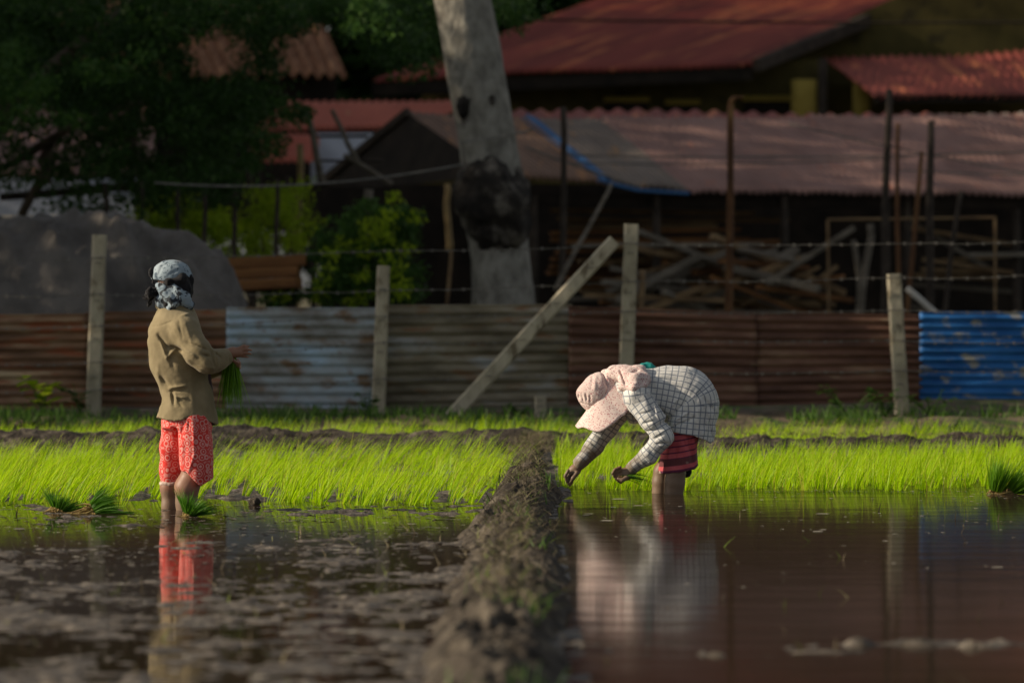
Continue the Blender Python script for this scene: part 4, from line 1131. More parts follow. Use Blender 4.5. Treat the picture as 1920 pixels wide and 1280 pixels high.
# ---------------------------------------------------------------- the worker who stands (looks to the right)
D1 = 30.5
def W(px, py, y=0.0): return np.array([(px - 350)/350.0, y, (955 - py)/350.0])
w1 = thing('person', 'standing person in tan jacket, red patterned trousers and blue headscarf, hands held together', 'person', P(350, 955, D1))
h = .0052
b = Field((-.30, -.34, -.24), (.42, .34, 1.36), h)
b.ell(W(324, 531), (.080, .072, .108)); b.ell(W(350, 536, .01), (.03, .025, .05)); b.cone(W(352, 540, .02), W(357, 545, .025), .016, .012, .015)
b.cone(W(330, 560), W(330, 600), .056, .065)
b.chain([W(330, 612), W(338, 690), W(350, 770)], [.10, .10, .10], .05)
b.cone(W(303, 615, .14), W(352, 618, -.15), .06, .06, .04)
b.chain([W(360, 790, -.06), W(368, 878, -.09), W(352, 912, -.085), W(351, 940, -.075), W(346, 1000, -.07), W(342, 1022, -.07)], [.07, .062, .062, .054, .040, .036])
b.chain([W(342, 1022, -.07), W(372, 1032, -.08), W(398, 1034, -.085)], [.036, .034, .022])
b.chain([W(334, 790, .07), W(317, 880, .1), W(316, 915, .1), W(316, 950, .1), W(314, 1000, .1), W(312, 1020, .1)], [.06, .048, .048, .040, .036, .034])
b.chain([W(312, 1020, .1), W(345, 1032, .11), W(368, 1034, .11)], [.034, .032, .022])
b.chain([W(352, 618, -.16), W(388, 676, -.2), W(424, 663, -.1)], [.048, .042, .027]); b.chain([W(303, 615, .15), W(380, 690, .19), W(424, 682, .03)], [.048, .042, .027])
# right hand: flat palm, four fingers reaching right, thumb below
b.chain([W(424, 663, -.1), W(437, 660, -.095), W(449, 660, -.09)], [.026, .026, .023], .012)
b.ell(W(441, 660, -.093), (.035, .018, .026), .012)
for (kx, ky), (mx, my), (tx, ty), yo, r in (((448, 653), (459, 648), (468, 649), -.100, .0085), ((450, 657), (462, 654), (473, 656), -.098, .0088), ((450, 662), (462, 661), (472, 663), -.094, .0085), ((448, 666), (458, 667), (467, 669), -.088, .0075)):
    b.chain([W(kx, ky, yo), W(mx, my, yo + .006), W(tx, ty, yo + .02)], [r*1.15, r, r*.8], .005)
b.chain([W(433, 668, -.085), W(440, 676, -.07), W(448, 680, -.055)], [.012, .0095, .008], .006)
# left hand closed round the neck of the bundle
b.ell(W(434, 680, .01), (.032, .03, .026), .012)
for i in range(4):
    yy = -.012; x0 = 430 + i*5.2
    b.chain([W(x0, 674, .02), W(x0 + 4, 680, -.028), W(x0 + 2, 688, -.02)], [.0088, .0085, .007], .005)
b.chain([W(440, 676, .02), W(449, 684, .0), W(450, 690, -.012)], [.011, .009, .0075], .006)
put('body', b, 'skin', w1)

# trousers: two loose legs
def trouser(side):
    f = Field((-.24, -.34, .08), (.28, .34, .62), h)
    f.loftz([.58, .50, .44], [W(312, 0)[0], W(306, 0)[0], W(305, 0)[0]], [W(392, 0)[0], W(398, 0)[0], W(400, 0)[0]], [.10, .13, .145])
    if side < 0:
        f.chain([W(366, 792, -.08), W(367, 830, -.09), W(369, 862, -.095), W(371, 893, -.1), W(373, 915, -.1)], [.092, .09, .09, .078, .07], .04)
        x, y, z = f.grid(); px = x*350 + 350
        f.cut(np.interp(px, [325, 337, 352, 366, 380, 402], [.205, .210, .208, .165, .130, .172]) - z + 0*y)
    else:
        f.chain([W(328, 792, .06), W(323, 840, .08), W(320, 880, .1), W(317, 915, .1)], [.078, .066, .056, .05], .04)
        x, y, z = f.grid(); f.cut(W(0, 907)[2] - z + 0*x + 0*y)
    return f
fr, fl = trouser(-1), trouser(1)
fr.F = smin(fr.F, fl.F, .006).astype(np.float32)
Y1 = -.16
for a, c, am, w_ in (((332, 800), (336, 860), .022, .012), ((336, 860), (338, 885), .014, .012), ((366, 790), (368, 850), -.008, .006), ((368, 850), (356, 884), -.009, .007), ((318, 790), (334, 806), .012, .010), ((350, 784), (345, 810), .008, .006), ((384, 790), (388, 850), .006, .012), ((316, 830), (318, 870), -.006, .010), ((352, 830), (350, 868), .006, .01), ((376, 800), (377, 830), .005, .006), ((358, 784), (357, 806), .007, .005)):
    fr.fold(W(*a, Y1), W(*c, Y1), am, w_, .09)
fr.rumple(.004, 9, 5, (1, 1, .5)); fr.creases(.012, 9, 71, (1.3, 1.2, .45), .1)
put('trousers', fr, 'trousers', w1)
cf = Field((-.2, .0, .08), (.0, .2, .2), .005)
for a in np.linspace(0, 2*math.pi, 17)[:-1]:
    a2 = a + 2*math.pi/16; c = W(317, 907, .1)
    cf.cone(c + (.048*math.cos(a), .048*math.sin(a), .004*math.sin(a*5)), c + (.048*math.cos(a2), .048*math.sin(a2), .004*math.sin(a2*5)), .011, .011, .006)
put('trouser_cuff', cf, 'lace', w1)

# dark shirt that shows where the jacket hangs open
sh = Field((-.1, -.2, .4), (.26, .2, 1.0), .007)
sh.loftz([.95, .75, .6, .5, .452], [W(320, 0)[0]]*5, [W(380, 0)[0], W(394, 0)[0], W(401, 0)[0], W(407, 0)[0], W(409, 0)[0]], [.1, .11, .11, .115, .115])
put('shirt', sh, 'purple', w1)

# jacket
def jacket():
    f = Field((-.28, -.36, .40), (.34, .36, 1.14), h)
    lev = [(566, 300, 350, .085), (576, 297, 362, .10), (588, 290, 368, .145), (602, 284, 374, .168), (640, 276, 384, .172), (690, 281, 392, .158), (725, 298, 398, .145), (745, 303, 401, .148), (785, 294, 408, .170), (806, 290, 412, .178)]
    f.loftz([W(0, l[0])[2] for l in lev], [W(l[1], 0)[0] for l in lev], [W(l[2], 0)[0] for l in lev], [l[3] for l in lev], p=2.15)
    f.cone(W(303, 622, .12), W(350, 620, -.13), .075, .08, .05)
    f.chain([W(350, 622, -.155), W(374, 658, -.195), W(392, 676, -.205)], [.084, .076, .066], .02)
    f.chain([W(392, 676, -.205), W(408, 674, -.16), W(423, 668, -.11)], [.066, .056, .047], .025)
    f.chain([W(303, 622, .155), W(350, 668, .2), W(385, 690, .18), W(422, 684, .04)], [.075, .066, .06, .045], .02)
    x, y, z = f.grid(); px = x*350 + 350
    hem = np.interp(px, [285, 293, 312, 330, 345, 360, 378, 395, 408, 414], [778, 781, 786, 789, 786, 779, 781, 789, 797, 799])
    f.cut((955 - hem)/350 - z + 0*y)
    # hollow under the hem and inside the cuff
    g = Field((-.28, -.36, .40), (.34, .36, 1.14), h)
    g.loftz([.40, .46, .505], [W(304, 0)[0]]*3, [W(399, 0)[0]]*3, [.158, .15, .135]); f.cut(-g.F)
    N = -.15
    for a, c, am, w_ in (((300, 627), (316, 648), .024, .010), ((316, 648), (346, 656), .026, .010), ((304, 640), (316, 670), -.012, .007), ((316, 670), (333, 652), -.014, .008), ((318, 662), (330, 690), .010, .010),
                         ((301, 702), (318, 722), .018, .010), ((320, 726), (352, 722), -.014, .006), ((318, 733), (350, 731), .010, .006), ((325, 733), (329, 758), .020, .008), ((334, 742), (353, 745), -.012, .006), ((336, 752), (346, 762), .009, .006), ((331, 740), (336, 750), -.012, .005),
                         ((340, 600), (348, 640), .007, .006), ((352, 605), (366, 650), -.008, .009), ((330, 604), (341, 622), -.006, .006), ((322, 612), (332, 626), .006, .005), ((344, 590), (362, 586), -.008, .006),
                         ((276, 613), (300, 611), .005, .0035), ((300, 611), (338, 597), .005, .0035), ((298, 680), (302, 740), -.006, .012), ((385, 720), (392, 785), -.006, .014), ((360, 700), (366, 770), -.005, .012), ((300, 745), (306, 780), .007, .008)):
        f.fold(W(*a, N), W(*c, N), am, w_, .08)
    for a, c, am, w_ in (((352, 640), (380, 650), .010, .007), ((348, 652), (374, 668), -.010, .007), ((374, 645), (392, 655), .009, .006), ((362, 676), (392, 694), .008, .007), ((384, 662), (398, 668), .012, .006), ((400, 655), (408, 690), .010, .005), ((412, 655), (414, 688), -.007, .005), ((408, 660), (418, 670), .010, .005), ((392, 686), (410, 690), -.007, .006)):
        f.fold(W(*a, -.25), W(*c, -.25), am, w_, .06)
    f.rumple(.004, 11, 8); f.creases(.011, 10, 51, (1.2, 1, .55), .5)
    return f
put('jacket', jacket(), 'jacket', w1)
cl = Field((-.2, -.14, 1.0), (.1, .14, 1.14), .005)
pr = [W(331, 578) + np.array([.094*math.cos(a), .088*math.sin(a), .012*math.cos(a)*-1]) for a in np.linspace(.6, 5.7, 18)]
for i in range(17): cl.cone(pr[i], pr[i+1], .017, .017, .01)
for i in range(17): cl.cone(pr[i] + (0, 0, .022), pr[i+1] + (0, 0, .022), .010, .010, .012)
put('jacket_collar', cl, 'jacket', w1)

# cap, scarf wound round neck and face, black band and the tuft of its knot
cp = Field((-.24, -.13, 1.18), (.1, .13, 1.36), .005)
cp.ell(W(318, 519), (.100, .092, .092)); cp.ell(W(335, 512), (.06, .07, .05), .05); x, y, z = cp.grid(); cp.cut((1.222 - .10*(x + .09)) - z + 0*y)
for a, c, am, w_ in (((303, 500), (322, 492), .006, .006), ((318, 515), (338, 505), .006, .006), ((296, 520), (306, 498), .006, .006), ((330, 494), (344, 506), -.005, .006)): cp.fold(W(*a, -.08), W(*c, -.08), am, w_, .06)
cp.creases(.008, 17, 97, (1, 1, .6), .5)
cp.chain([W(340, 514, .05), W(356, 517, .0), W(352, 520, -.05)], [.012, .010, .011], .02)
put('cap', cp, 'capcloth', w1)
hb = Field((-.26, -.13, 1.08), (.08, .13, 1.30), .005)
hb.chain([W(300, 540, -.06), W(322, 530, -.09), W(343, 522, -.072), W(354, 519, -.02), W(352, 522, .04)], [.018, .019, .021, .014, .012], .02)
hb.chain([W(350, 524, 0), W(345, 538, -.02), W(350, 552, 0)], [.032, .045, .03], .03)
hb.chain([W(332, 534, -.055), W(346, 542, -.04)], [.03, .03], .03)
hb.chain([W(285, 503, -.02), W(284, 513, -.03), W(289, 529, -.04)], [.004, .007, .007], .01)
hb.rumple(.012, 30, 3)
put('face_wrap', hb, 'blackcloth', w1)
sf = Field((-.28, -.16, 1.02), (.06, .15, 1.26), .005)
sf.chain([W(300, 536, -.05), W(308, 546, -.085), W(320, 558, -.10), W(328, 568, -.10), W(322, 576, -.095)], [.020, .030, .034, .032, .024], .006)
sf.chain([W(322, 538, -.075), W(336, 548, -.09), W(346, 560, -.085), W(354, 572, -.06), W(348, 580, -.06)], [.024, .034, .040, .036, .02], .006)
sf.chain([W(298, 552, -.02), W(306, 566, -.06), W(318, 576, -.07), W(344, 578, -.06)], [.03, .034, .03, .022], .008)
sf.ell(W(325, 562, 0), (.095, .085, .055), .01)
sf.rumple(.008, 26, 4); sf.creases(.016, 20, 81, (.6, 1, 1.3), -.7)
put('scarf', sf, 'scarfcloth', w1)
kn = Field((-.30, -.16, 1.04), (.0, .1, 1.22), .005)
rk = np.random.default_rng(3)
for i in range(9):
    a = rk.uniform(0, 6.28); p0 = W(296, 546, -.05)
    p1 = p0 + np.array([-.03 - .02*rk.uniform(), rk.normal(0, .03), rk.normal(-.01, .028)]); p2 = p1 + np.array([rk.normal(-.008, .016), rk.normal(0, .02), rk.normal(-.012, .02)])
    kn.chain([p0, p1, p2], [.015, .013, .005], .008)
kn.ell(W(314, 570, -.095), (.022, .018, .026), .008)
kn.rumple(.008, 40, 6)
put('scarf_knot', kn, 'blackcloth', w1)
hm = MB()
for i in range(60):
    p = W(292 + rk.uniform(-8, 8), 548 + rk.uniform(-12, 10), -.05 + rk.normal(0, .02)) + np.array(w1.location); q = [p]
    dv = np.array([-rk.uniform(.2, 1), rk.normal(0, .4), rk.normal(-.35, .55)])
    for k in range(4):
        dv = dv + rk.normal(0, .35, 3) + (0, 0, -.12); q.append(q[-1] + dv/np.linalg.norm(dv)*.013)
    hm.tube(q, [.0016, .0016, .0014, .0012, .0006], 4)
hm.build('hair', M['blackcloth'], w1)

# rice bundles
def bundle(name, label, pos, up, n, hgt, spread, seed, rootlen=.05, flop=.0, width=.0055, mat='ricedark', core=.018, group=None):
    """tied seedlings: roots gathered at pos, blades fanning along up"""
    r = np.random.default_rng(seed)
    t = thing(name, label, 'rice bundle', pos, group)
    up = np.array(up, float); up /= np.linalg.norm(up)
    u = np.cross(up, (0, 1, .01)); u /= np.linalg.norm(u); q = np.cross(u, up)
    V = []; F = []; k = 0
    for i in range(n):
        a = r.uniform(0, 6.28); c = math.sqrt(r.uniform()); L = hgt*r.uniform(.6, 1.1)
        s0 = pos + (u*math.cos(a) + q*math.sin(a))*core*c
        dr = up + (u*math.cos(a) + q*math.sin(a))*spread*c*r.uniform(.6, 1.2) + r.normal(0, .06, 3)
        yaw = r.normal(0, 1, 3); sd = np.cross(dr, yaw); sd /= np.linalg.norm(sd); w = width*r.uniform(.7, 1.2)
        for j in range(4):
            g = j/3; p = s0 + dr*L*g + np.array([0, 0, -flop*L*g*g]); ww = w*(1 - .85*g**1.5)*.5
            p[2] = max(p[2], .004) if pos[2] < .3 else p[2]
            V += [p - sd*ww, p + sd*ww]
        F += [[k + 2*j, k + 2*j + 1, k + 2*j + 3, k + 2*j + 2] for j in range(3)]; k += 8
    mk('blades', np.array(V), np.array(F), M[mat], t)
    rt = MB()
    for i in range(26):
        a = r.uniform(0, 6.28); c = r.uniform(); s0 = pos + (u*math.cos(a) + q*math.sin(a))*core*c
        e = s0 - up*rootlen*r.uniform(.4, 1.1) + r.normal(0, rootlen*.35, 3)
        if pos[2] < .3: e[2] = max(e[2], .002)
        rt.tube([s0, (s0 + e)/2 + r.normal(0, .004, 3), e], [.0045, .0035, .0015], 5)
    rt.build('roots', M['root'], t)
    return t
bundle('rice_bundle', 'bundle of rice seedlings hanging from the hands of the standing worker', P(350, 955, D1) + W(433, 668, -.01), (.03, -.02, -1), 280, .27, .20, 5, rootlen=.03, width=.0055, core=.028, mat='riceheld')

# ---------------------------------------------------------------- the worker who stoops (facing left)
D2 = 32.8
S2 = F_PX/D2
def B(px, py, y=0.0): return np.array([(px - 1255)/S2, y, (925 - py)/S2])
def B2(px, py): q = B(px, py); return (q[0], q[2])
w2 = thing('person', 'person stooping to plant rice in plaid shirt, pink sarong and dotted sun hat', 'person', P(1255, 925, D2))
b = Field((-.66, -.32, -.24), (.34, .32, .80), .0043)
ha = np.array([-.75, 0, .66]); ha /= np.linalg.norm(ha); hf = np.array([-.66, 0, -.75]); hf /= np.linalg.norm(hf)
hc = B(1131, 744)
b.ell(hc, (.10, .078, .115), .02, [hf, (0, 1, 0), ha])
b.cone(hc + hf*.095 + ha*.0, hc + hf*.115 - ha*.02, .014, .013, .015); b.ell(hc + hf*.06 - ha*.085, (.035, .04, .035), .03)
for s in (-1, 1):
    b.ell(hc + np.array([0, s*.08, 0]) - ha*.01, (.022, .012, .032), .01, [hf, (0, 1, 0), ha])
b.cone(hc - ha*.06, B(1190, 730), .052, .06, .03)
b.chain([B(1195, 735), B(1235, 736), B(1275, 745), B(1290, 762)], [.08, .085, .09, .09], .05)
b.cone(B(1195, 740, -.13), B(1195, 740, .13), .05, .05, .05)
b.chain([B(1284, 775, -.06), B(1266, 850, -.075), B(1266, 885, -.085), B(1264, 905, -.085), B(1262, 925, -.085), B(1258, 965, -.085), B(1258, 985, -.085)], [.065, .048, .054, .055, .05, .04, .036])
b.chain([B(1258, 985, -.085), B(1230, 994, -.09), B(1208, 996, -.09)], [.036, .032, .022])
b.chain([B(1284, 775, .06), B(1258, 850, .075), B(1243, 885, .09), B(1241, 905, .09), B(1239, 925, .09), B(1238, 965, .09), B(1238, 985, .09)], [.065, .045, .048, .05, .044, .04, .036])
b.chain([B(1238, 985, .09), B(1208, 994, .1), B(1190, 996, .1)], [.036, .032, .022])
b.chain([B(1195, 745, -.15), B(1242, 818, -.2), B(1188, 872, -.14)], [.05, .042, .03]); b.chain([B(1180, 748, .15), B(1122, 830, .165), B(1088, 870, .14)], [.05, .042, .03])
# near hand closed on a few seedlings
b.chain([B(1188, 872, -.14), B(1178, 883, -.14)], [.028, .030], .012); b.ell(B(1171, 887, -.14), (.042, .026, .034), .015, [(.8, 0, -.6), (0, 1, 0), (.6, 0, .8)])
for i, (dx, dy) in enumerate(((-2, -8), (0, -3), (3.5, 2), (8, 6.5))):
    yy = -.158 + .010*i
    b.chain([B(1164 + dx, 882 + dy, yy - .010), B(1154 + dx, 886 + dy, yy - .018), B(1150 + dx, 893 + dy, yy - .004), B(1156 + dx, 897 + dy, yy + .014)], [.0098, .0092, .0085, .0075], .003)
b.ell(B(1166, 892, -.13), (.03, .022, .026), .012); b.ell(B(1161, 889, -.135), (.030, .024, .030), .010)
b.chain([B(1174, 893, -.168), B(1166, 898, -.178), B(1158, 895, -.176)], [.015, .012, .009], .007)
# far hand setting a seedling: fingers together, pointing down
b.chain([B(1088, 870, .14), B(1081, 880, .14)], [.028, .028], .012); b.ell(B(1077, 884, .14), (.04, .024, .034), .015, [(.7, 0, .7), (0, 1, 0), (-.7, 0, .7)])
for i, (k0, k1, k2) in enumerate((((1066, 883), (1060, 893), (1063, 904)), ((1070, 888), (1064, 898), (1066, 909)), ((1074, 891), (1068, 902), (1069, 912)), ((1079, 893), (1073, 902), (1072, 909)))):
    yy = .108 + .017*i
    b.chain([B(*k0, yy), B(*k1, yy - .004), B(*k2, yy)], [.0105, .0095, .0075], .003)
b.chain([B(1082, 888, .112), B(1075, 897, .104), B(1069, 906, .110)], [.0145, .012, .009], .006)
put('body', b, 'skinmud', w2)

# sarong
f = Field((-.2, -.3, .06), (.36, .3, .56), h)
lev = [(778, 1262, 1312, .10), (798, 1254, 1312, .135), (818, 1246, 1310, .150), (830, 1243, 1308, .155), (850, 1238, 1306, .155), (868, 1235, 1309, .16), (890, 1234, 1313, .162)]
f.loftz([B(0, l[0])[2] for l in lev], [B(l[1], 0)[0] for l in lev], [B(l[2], 0)[0] for l in lev], [l[3] for l in lev], p=2.4)
x, y, z = f.grid(); px = x*S2 + 1255
f.cut((925 - np.interp(px, [1230, 1250, 1275, 1300, 1312], [884, 883, 880, 875, 867]))/S2 - z + .012*np.sin(y*14))
g = Field((-.2, -.3, .06), (.36, .3, .56), h); g.loftz([.08, .15, .2], [B(1241, 0)[0]]*3, [B(1303, 0)[0]]*3, [.145, .145, .1]); f.cut(-g.F)
for a, c, am, w_ in (((1256, 812), (1248, 880), -.008, .012), ((1290, 812), (1296, 868), .010, .010), ((1301, 820), (1304, 866), -.010, .010), ((1270, 815), (1262, 878), .006, .012), ((1280, 822), (1286, 840), .006, .008)): f.fold(B(*a, -.15), B(*c, -.15), am, w_, .1)
f.rumple(.005, 9, 21, (1, 1, .5))
def sk_attr(v):
    pxx = v[:, 0]*S2 + 1255
    bot = (925 - np.interp(pxx, [1230, 1250, 1275, 1300, 1312], [884, 883, 880, 875, 867]))/S2
    return np.stack([v[:, 0], v[:, 1], np.clip(v[:, 2] - bot, 0, 1)], 1)
put('sarong', f, 'skirt', w2, sk_attr)
pl = Field((.0, -.2, .04), (.16, .2, .2), .006); pl.chain([B(1278, 874, -.03), B(1287, 884, -.02), B(1288, 889, 0)], [.03, .026, .018]); put('underskirt', pl, 'blackcloth', w2)

# plaid shirt
f = Field((-.64, -.33, .10), (.36, .33, .80), h)
sp = [(1172, 735), (1205, 729), (1240, 733), (1275, 740), (1296, 750), (1293, 790), (1289, 830)]
f.spine([B2(*q) for q in sp], [q/S2 for q in (30, 39, 49, 57, 55, 50, 47)], [.12, .165, .165, .165, .178, .180, .178])
NS = [B(1195, 745, -.155), B(1222, 786, -.195), B(1241, 818, -.205), B(1215, 850, -.18), B(1184, 875, -.142)]
FS = [B(1178, 748, .15), B(1140, 800, .17), B(1117, 836, .165), B(1088, 869, .14)]
f.chain(NS[:3], [.080, .070, .060], .02); f.chain(NS[2:], [.060, .052, .038], .02)
f.chain(FS, [.078, .066, .052, .042], .02)
f.chain([B(1172, 762, -.02), B(1188, 782, .02), B(1205, 778, .02)], [.04, .035, .04], .03)
x, y, z = f.grid(); px = x*S2 + 1255
hem = np.interp(px, [1220, 1238, 1270, 1300, 1318, 1330, 1345], [802, 804, 808, 813, 820, 828, 832])
body_only = Field((-.64, -.33, .10), (.36, .33, .80), h); body_only.chain(NS, [.088, .078, .068, .06, .046], .02).chain(FS, [.085, .07, .06, .05], .02)
f.F = np.where(body_only.F < .01, f.F, np.maximum(f.F, (925 - hem)/S2 - z + .008*np.sin(y*16 + 1) + 0*x)).astype(np.float32)
for a, c, am, w_ in (((1218, 742), (1230, 790), .012, .008), ((1226, 800), (1262, 778), .016, .009), ((1262, 778), (1284, 752), .010, .009), ((1234, 810), (1270, 790), -.009, .008), ((1240, 782), (1268, 762), -.008, .009), ((1318, 760), (1322, 815), .008, .010), ((1330, 770), (1318, 815), -.009, .008), ((1300, 780), (1304, 812), .006, .01), ((1222, 702), (1226, 735), .005, .006), ((1280, 790), (1278, 808), .005, .008)):
    f.fold(B(*a, -.16), B(*c, -.16), am, w_, .09)
for a, c, am, w_ in (((1196, 775), (1218, 770), .010, .006), ((1204, 792), (1226, 786), .010, .006), ((1212, 806), (1234, 802), .011, .006), ((1222, 822), (1240, 812), .012, .006), ((1226, 830), (1250, 828), .010, .006), ((1214, 838), (1226, 850), .010, .006), ((1200, 850), (1212, 862), .010, .006), ((1192, 860), (1202, 870), .008, .005), ((1190, 755), (1206, 750), .008, .006)):
    f.fold(B(*a, -.24), B(*c, -.24), am, w_, .06)
for a, c, am, w_ in (((1128, 806), (1146, 814), .010, .006), ((1120, 820), (1136, 830), .010, .006), ((1110, 834), (1126, 842), .011, .006), ((1100, 846), (1114, 856), .010, .006)):
    f.fold(B(*a, .12), B(*c, .12), am, w_, .07)
for a, c, am, w_ in (((1210, 730), (1222, 775), .012, .007), ((1216, 735), (1236, 790), -.010, .007), ((1256, 792), (1292, 770), -.010, .006), ((1262, 798), (1300, 782), .012, .007), ((1250, 770), (1280, 735), -.008, .007), ((1240, 708), (1270, 712), .006, .006), ((1308, 735), (1338, 770), .007, .008), ((1306, 770), (1312, 812), -.008, .008), ((1292, 770), (1288, 808), .008, .008), ((1324, 775), (1334, 818), .009, .007)):
    f.fold(B(*a, -.17), B(*c, -.17), am, w_, .10)
f.rumple(.005, 11, 31); f.creases(.010, 11, 61, (1.2, .8, .6), -.5)
crv = f.curve; cl_ = np.concatenate([[0], np.cumsum(np.hypot(*np.diff(crv, axis=0).T))])
def shirt_attr(v):
    p2 = v[:, [0, 2]]; d2 = ((p2[:, None] - crv[None])**2).sum(-1); j = d2.argmin(1); jn = np.clip(j, 1, len(crv) - 2)
    tg = crv[jn + 1] - crv[jn - 1]; tg /= np.linalg.norm(tg, axis=1, keepdims=True)
    rel = p2 - crv[j]; s = cl_[j] + (rel*tg).sum(1); n = rel[:, 0]*-tg[:, 1] + rel[:, 1]*tg[:, 0]
    ang = np.arctan2(n, -v[:, 1])
    out = np.stack([s, ang*.165, np.zeros(len(v))], 1)
    dt_ = np.abs(np.sqrt((n/.16)**2 + (v[:, 1]/.165)**2) - 1)*.165
    def arm(pts, rad, mud0):
        best = np.full(len(v), 9.); at = np.zeros((len(v), 3)); L = 0; tot = sum(np.linalg.norm(pts[i+1] - pts[i]) for i in range(len(pts) - 1))
        for i in range(len(pts) - 1):
            d, t, l = to_seg(v, pts[i], pts[i+1]); m = d - rad < best
            ax = (pts[i+1] - pts[i])/l; e1 = np.cross(ax, (0, 1, 0)); e1 /= np.linalg.norm(e1); e2 = np.cross(ax, e1)
            r = v - pts[i]; an = np.arctan2(r @ e1, r @ e2)
            best = np.where(m, d - rad, best)
            q = np.stack([L + t*l, an*.06 + .0185, np.clip(((L + t*l)/tot - mud0)/(1 - mud0), 0, 1)], 1)
            at = np.where(m[:, None], q, at); L += l
        return best, at
    for pts, mud0 in ((NS, .55), (FS, .05)):
        d, at = arm([np.array(q) for q in pts], .055, mud0)
        t0 = to_seg(v, pts[0], pts[1])
        use = (d < .032) & ((d < dt_ + .012) | (v[:, 0] < pts[0][0] - .08)) & ~((t0[1] < .12) & (d > .02))
        out = np.where(use[:, None], at, out)
    return out
put('shirt', f, 'plaid', w2, shirt_attr)

# sun hat: gathered crown, drooping brim that hides the face, cloth flap over the nape
cr = Field((-.62, -.2, .4), (-.1, .2, .82), .005)
cr.ell(hc + ha*.035 - hf*.01, (.122, .108, .108), .02, [hf, (0, 1, 0), ha]); cr.ell(B(1113, 742, -.02), (.075, .085, .08), .05); cr.ell(B(1096, 738, -.03), (.045, .06, .045), .04)
for a, c, am, w_ in (((1090, 738), (1094, 752), .010, .005), ((1098, 736), (1100, 752), .010, .005), ((1106, 740), (1106, 754), .009, .005), ((1084, 734), (1086, 746), .008, .005), ((1118, 700), (1114, 730), -.005, .007), ((1088, 754), (1118, 762), .008, .005), ((1127, 690), (1140, 728), .020, .007), ((1112, 700), (1108, 728), .006, .005)): cr.fold(B(*a, -.09), B(*c, -.09), am, w_, .07)
cr.rumple(.004, 16, 41); cr.creases(.007, 15, 91, (1, 1, .7), .6)
hat = put('sun_hat', cr, 'hatcloth', w2)
nu, nv = 96, 16
ph = np.linspace(-math.pi, math.pi, nu, endpoint=False)
V = np.zeros((nu, nv, 3)); c0 = hc + ha*.02
ex = np.interp(np.abs(ph), [0, .5, .9, 1.3, 1.6, 2.2, math.pi], [.100, .114, .134, .108, .070, .06, .04])
dr = np.interp(np.abs(ph), [0, .5, .9, 1.3, 1.6, 2.2, math.pi], [.004, .055, .122, .168, .180, .130, .10])
for i in range(nu):
    o = hf*math.cos(ph[i])*1.12 + np.array([0, -1, 0])*math.sin(ph[i])
    for j in range(nv):
        t = j/(nv - 1)
        V[i, j] = c0 + o*(.100 + ex[i]*t) - ha*(dr[i]*t**1.25) + (o*.006 - ha*.008)*math.sin(ph[i]*7 + 1)*t
bv = V.reshape(-1, 3)
bf = [[i*nv + j, ((i+1) % nu)*nv + j, ((i+1) % nu)*nv + j + 1, i*nv + j + 1] for i in range(nu) for j in range(nv - 1)]
o = mk('brim', bv + np.array(w2.location), bf, M['hatcloth'], w2, smooth=True)
m = o.modifiers.new('thickness', 'SOLIDIFY'); m.thickness = .006; m.offset = 0
nf = Field((-.46, -.28, .44), (-.06, .24, .80), .005)
nf.chain([B(1143, 705, 0), B(1154, 701, -.03), B(1170, 702, -.06), B(1192, 710, -.09)], [.050, .052, .05, .035], .03)
nf.chain([B(1150, 705, .05), B(1185, 698, .05)], [.05, .035], .03)
nf.chain([B(1166, 724, -.14), B(1188, 724, -.205), B(1206, 721, -.195)], [.024, .022, .016], .03); nf.chain([B(1178, 704, -.10), B(1200, 694, -.10), B(1212, 714, -.165)], [.045, .030, .020], .035); nf.chain([B(1172, 712, -.13), B(1192, 708, -.165), B(1207, 706, -.15)], [.035, .035, .025], .035)
for a, c, am, w_ in (((1162, 694), (1172, 722), .018, .006), ((1172, 722), (1204, 720), .008, .004), ((1180, 700), (1196, 694), .010, .006), ((1140, 694), (1152, 690), .008, .005)): nf.fold(B(*a, -.1), B(*c, -.1), am, w_, .1)
nf.rumple(.005, 18, 44); nf.creases(.011, 15, 95, (.6, 1, 1.2), -.3)
put('neck_flap', nf, 'hatcloth', w2)
ts = Field((-.26, -.15, .66), (-.04, .1, .80), .005)
ts.chain([B(1196, 694, -.04), B(1206, 690, -.03), B(1216, 688, -.02), B(1228, 688, .0)], [.014, .022, .024, .012], .01); ts.chain([B(1205, 696, -.07), B(1215, 692, -.06)], [.014, .012], .01)
ts.rumple(.010, 30, 45)
put('neckerchief', ts, 'teal', w2)
bundle('rice_bundle', 'few rice seedlings held in the near hand of the stooping worker', P(1255, 925, D2) + B(1166, 891, -.155), (1, -.1, .12), 46, .16, .28, 9, rootlen=.02, flop=.25, width=.005, core=.012)

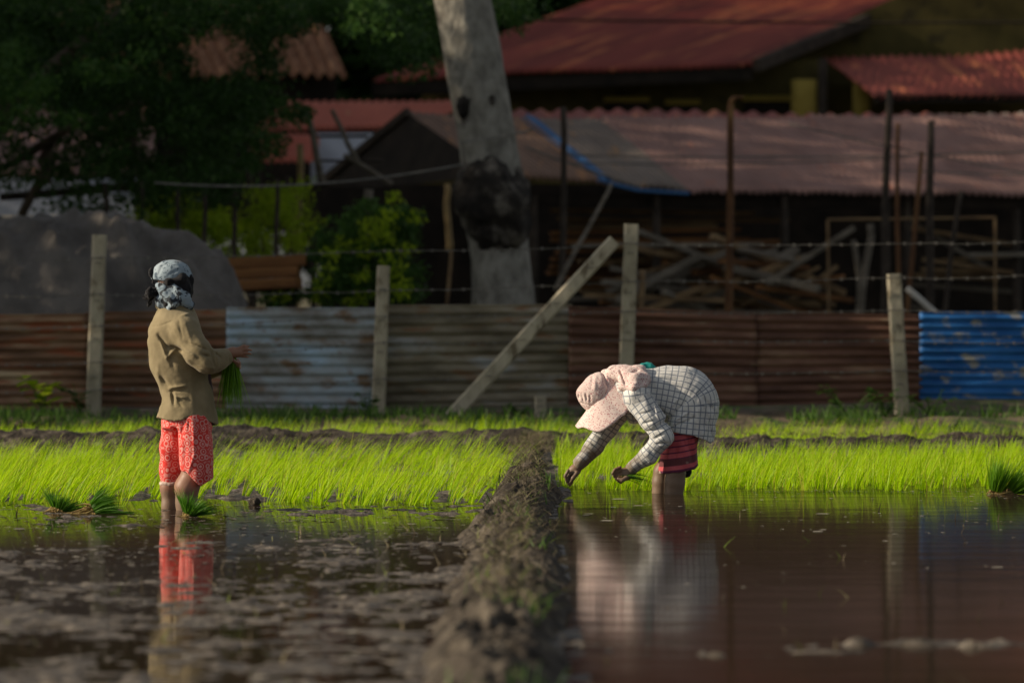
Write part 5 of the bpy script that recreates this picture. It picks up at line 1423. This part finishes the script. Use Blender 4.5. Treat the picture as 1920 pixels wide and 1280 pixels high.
# rice bundles set down in the water
def on_water(px, py): d = depth_of(py); return P(px, py, d)*np.array([1, 1, 0]) + np.array([0, 0, .012])
bundle('rice_bundle', 'left one of two dark green rice bundles lying left of the standing worker', on_water(112, 960), (.25, .1, .6), 300, .105, 1.15, 11, rootlen=.10, flop=.25, core=.05)
bundle('rice_bundle', 'right one of two dark green rice bundles lying left of the standing worker', on_water(176, 962), (.8, .1, .42), 340, .165, .62, 12, rootlen=.10, flop=.3, core=.05)
bundle('rice_bundle', 'rice bundle lying against the feet of the standing worker', on_water(356, 968), (.3, -.05, .7), 300, .125, 1.0, 13, rootlen=.06, flop=.25, core=.04)
bundle('rice_bundle', 'upright rice bundle standing in the water at far right', on_water(1868, 926), (.36, .05, 1), 300, .19, .42, 14, rootlen=.06, core=.04, mat='riceheld')
bundle('rice_bundle', 'rice bundle cut by the right edge of the picture', on_water(1898, 926), (.7, .05, .7), 240, .17, .5, 15, rootlen=.08, flop=.2, core=.035, mat='riceheld')

t = thing('mud_clod', 'dark round clod of mud at the edge of the rice on the left', 'clod', on_water(478, 944))
lump('lump', 478, 941, depth_of(946), .03, .03, .028, M['earth'], t, 9, .2)

# ================================================================== LIGHT, SKY, CAMERA
wd = bpy.data.worlds.new('World'); sc.world = wd; wd.use_nodes = True
nt = wd.node_tree; nt.nodes.clear()
out = nt.nodes.new('ShaderNodeOutputWorld'); bg = nt.nodes.new('ShaderNodeBackground'); sky = nt.nodes.new('ShaderNodeTexSky')
sky.sky_type = 'NISHITA'; sky.sun_disc = False; sky.sun_elevation = SUN_EL
sky.sun_rotation = math.atan2(sun_dir[0], sun_dir[1])
sky.air_density = 1.0; sky.dust_density = 1.5
hs = nt.nodes.new('ShaderNodeHueSaturation'); hs.inputs['Saturation'].default_value = .28; nt.links.new(sky.outputs[0], hs.inputs['Color']); nt.links.new(hs.outputs[0], bg.inputs[0]); nt.links.new(bg.outputs[0], out.inputs[0]); bg.inputs[1].default_value = .075
sl = bpy.data.lights.new('sun', 'SUN'); sl.energy = 4.7; sl.angle = math.radians(.5); sl.color = (1.0, .83, .62)
so = bpy.data.objects.new('sun', sl); COL.objects.link(so)
so.rotation_euler = Vector(-sun_dir).to_track_quat('-Z', 'Y').to_euler()

cam = bpy.data.cameras.new('camera'); co = bpy.data.objects.new('camera', cam); COL.objects.link(co)
co.location = (0, 0, H_CAM); co.rotation_euler = (math.radians(90), 0, 0)
cam.sensor_width = 36; cam.lens = 200; cam.shift_y = -(640 - HOR)/1920; cam.clip_end = 3000; cam.clip_start = .5
cam.dof.use_dof = True; cam.dof.focus_distance = 31.7; cam.dof.aperture_fstop = 3.2
sc.camera = co
sc.view_settings.view_transform = 'Standard'; sc.view_settings.look = 'None'; sc.view_settings.exposure = 0; sc.view_settings.gamma = 1
sc.cycles.max_bounces = 8; sc.cycles.use_denoising = True
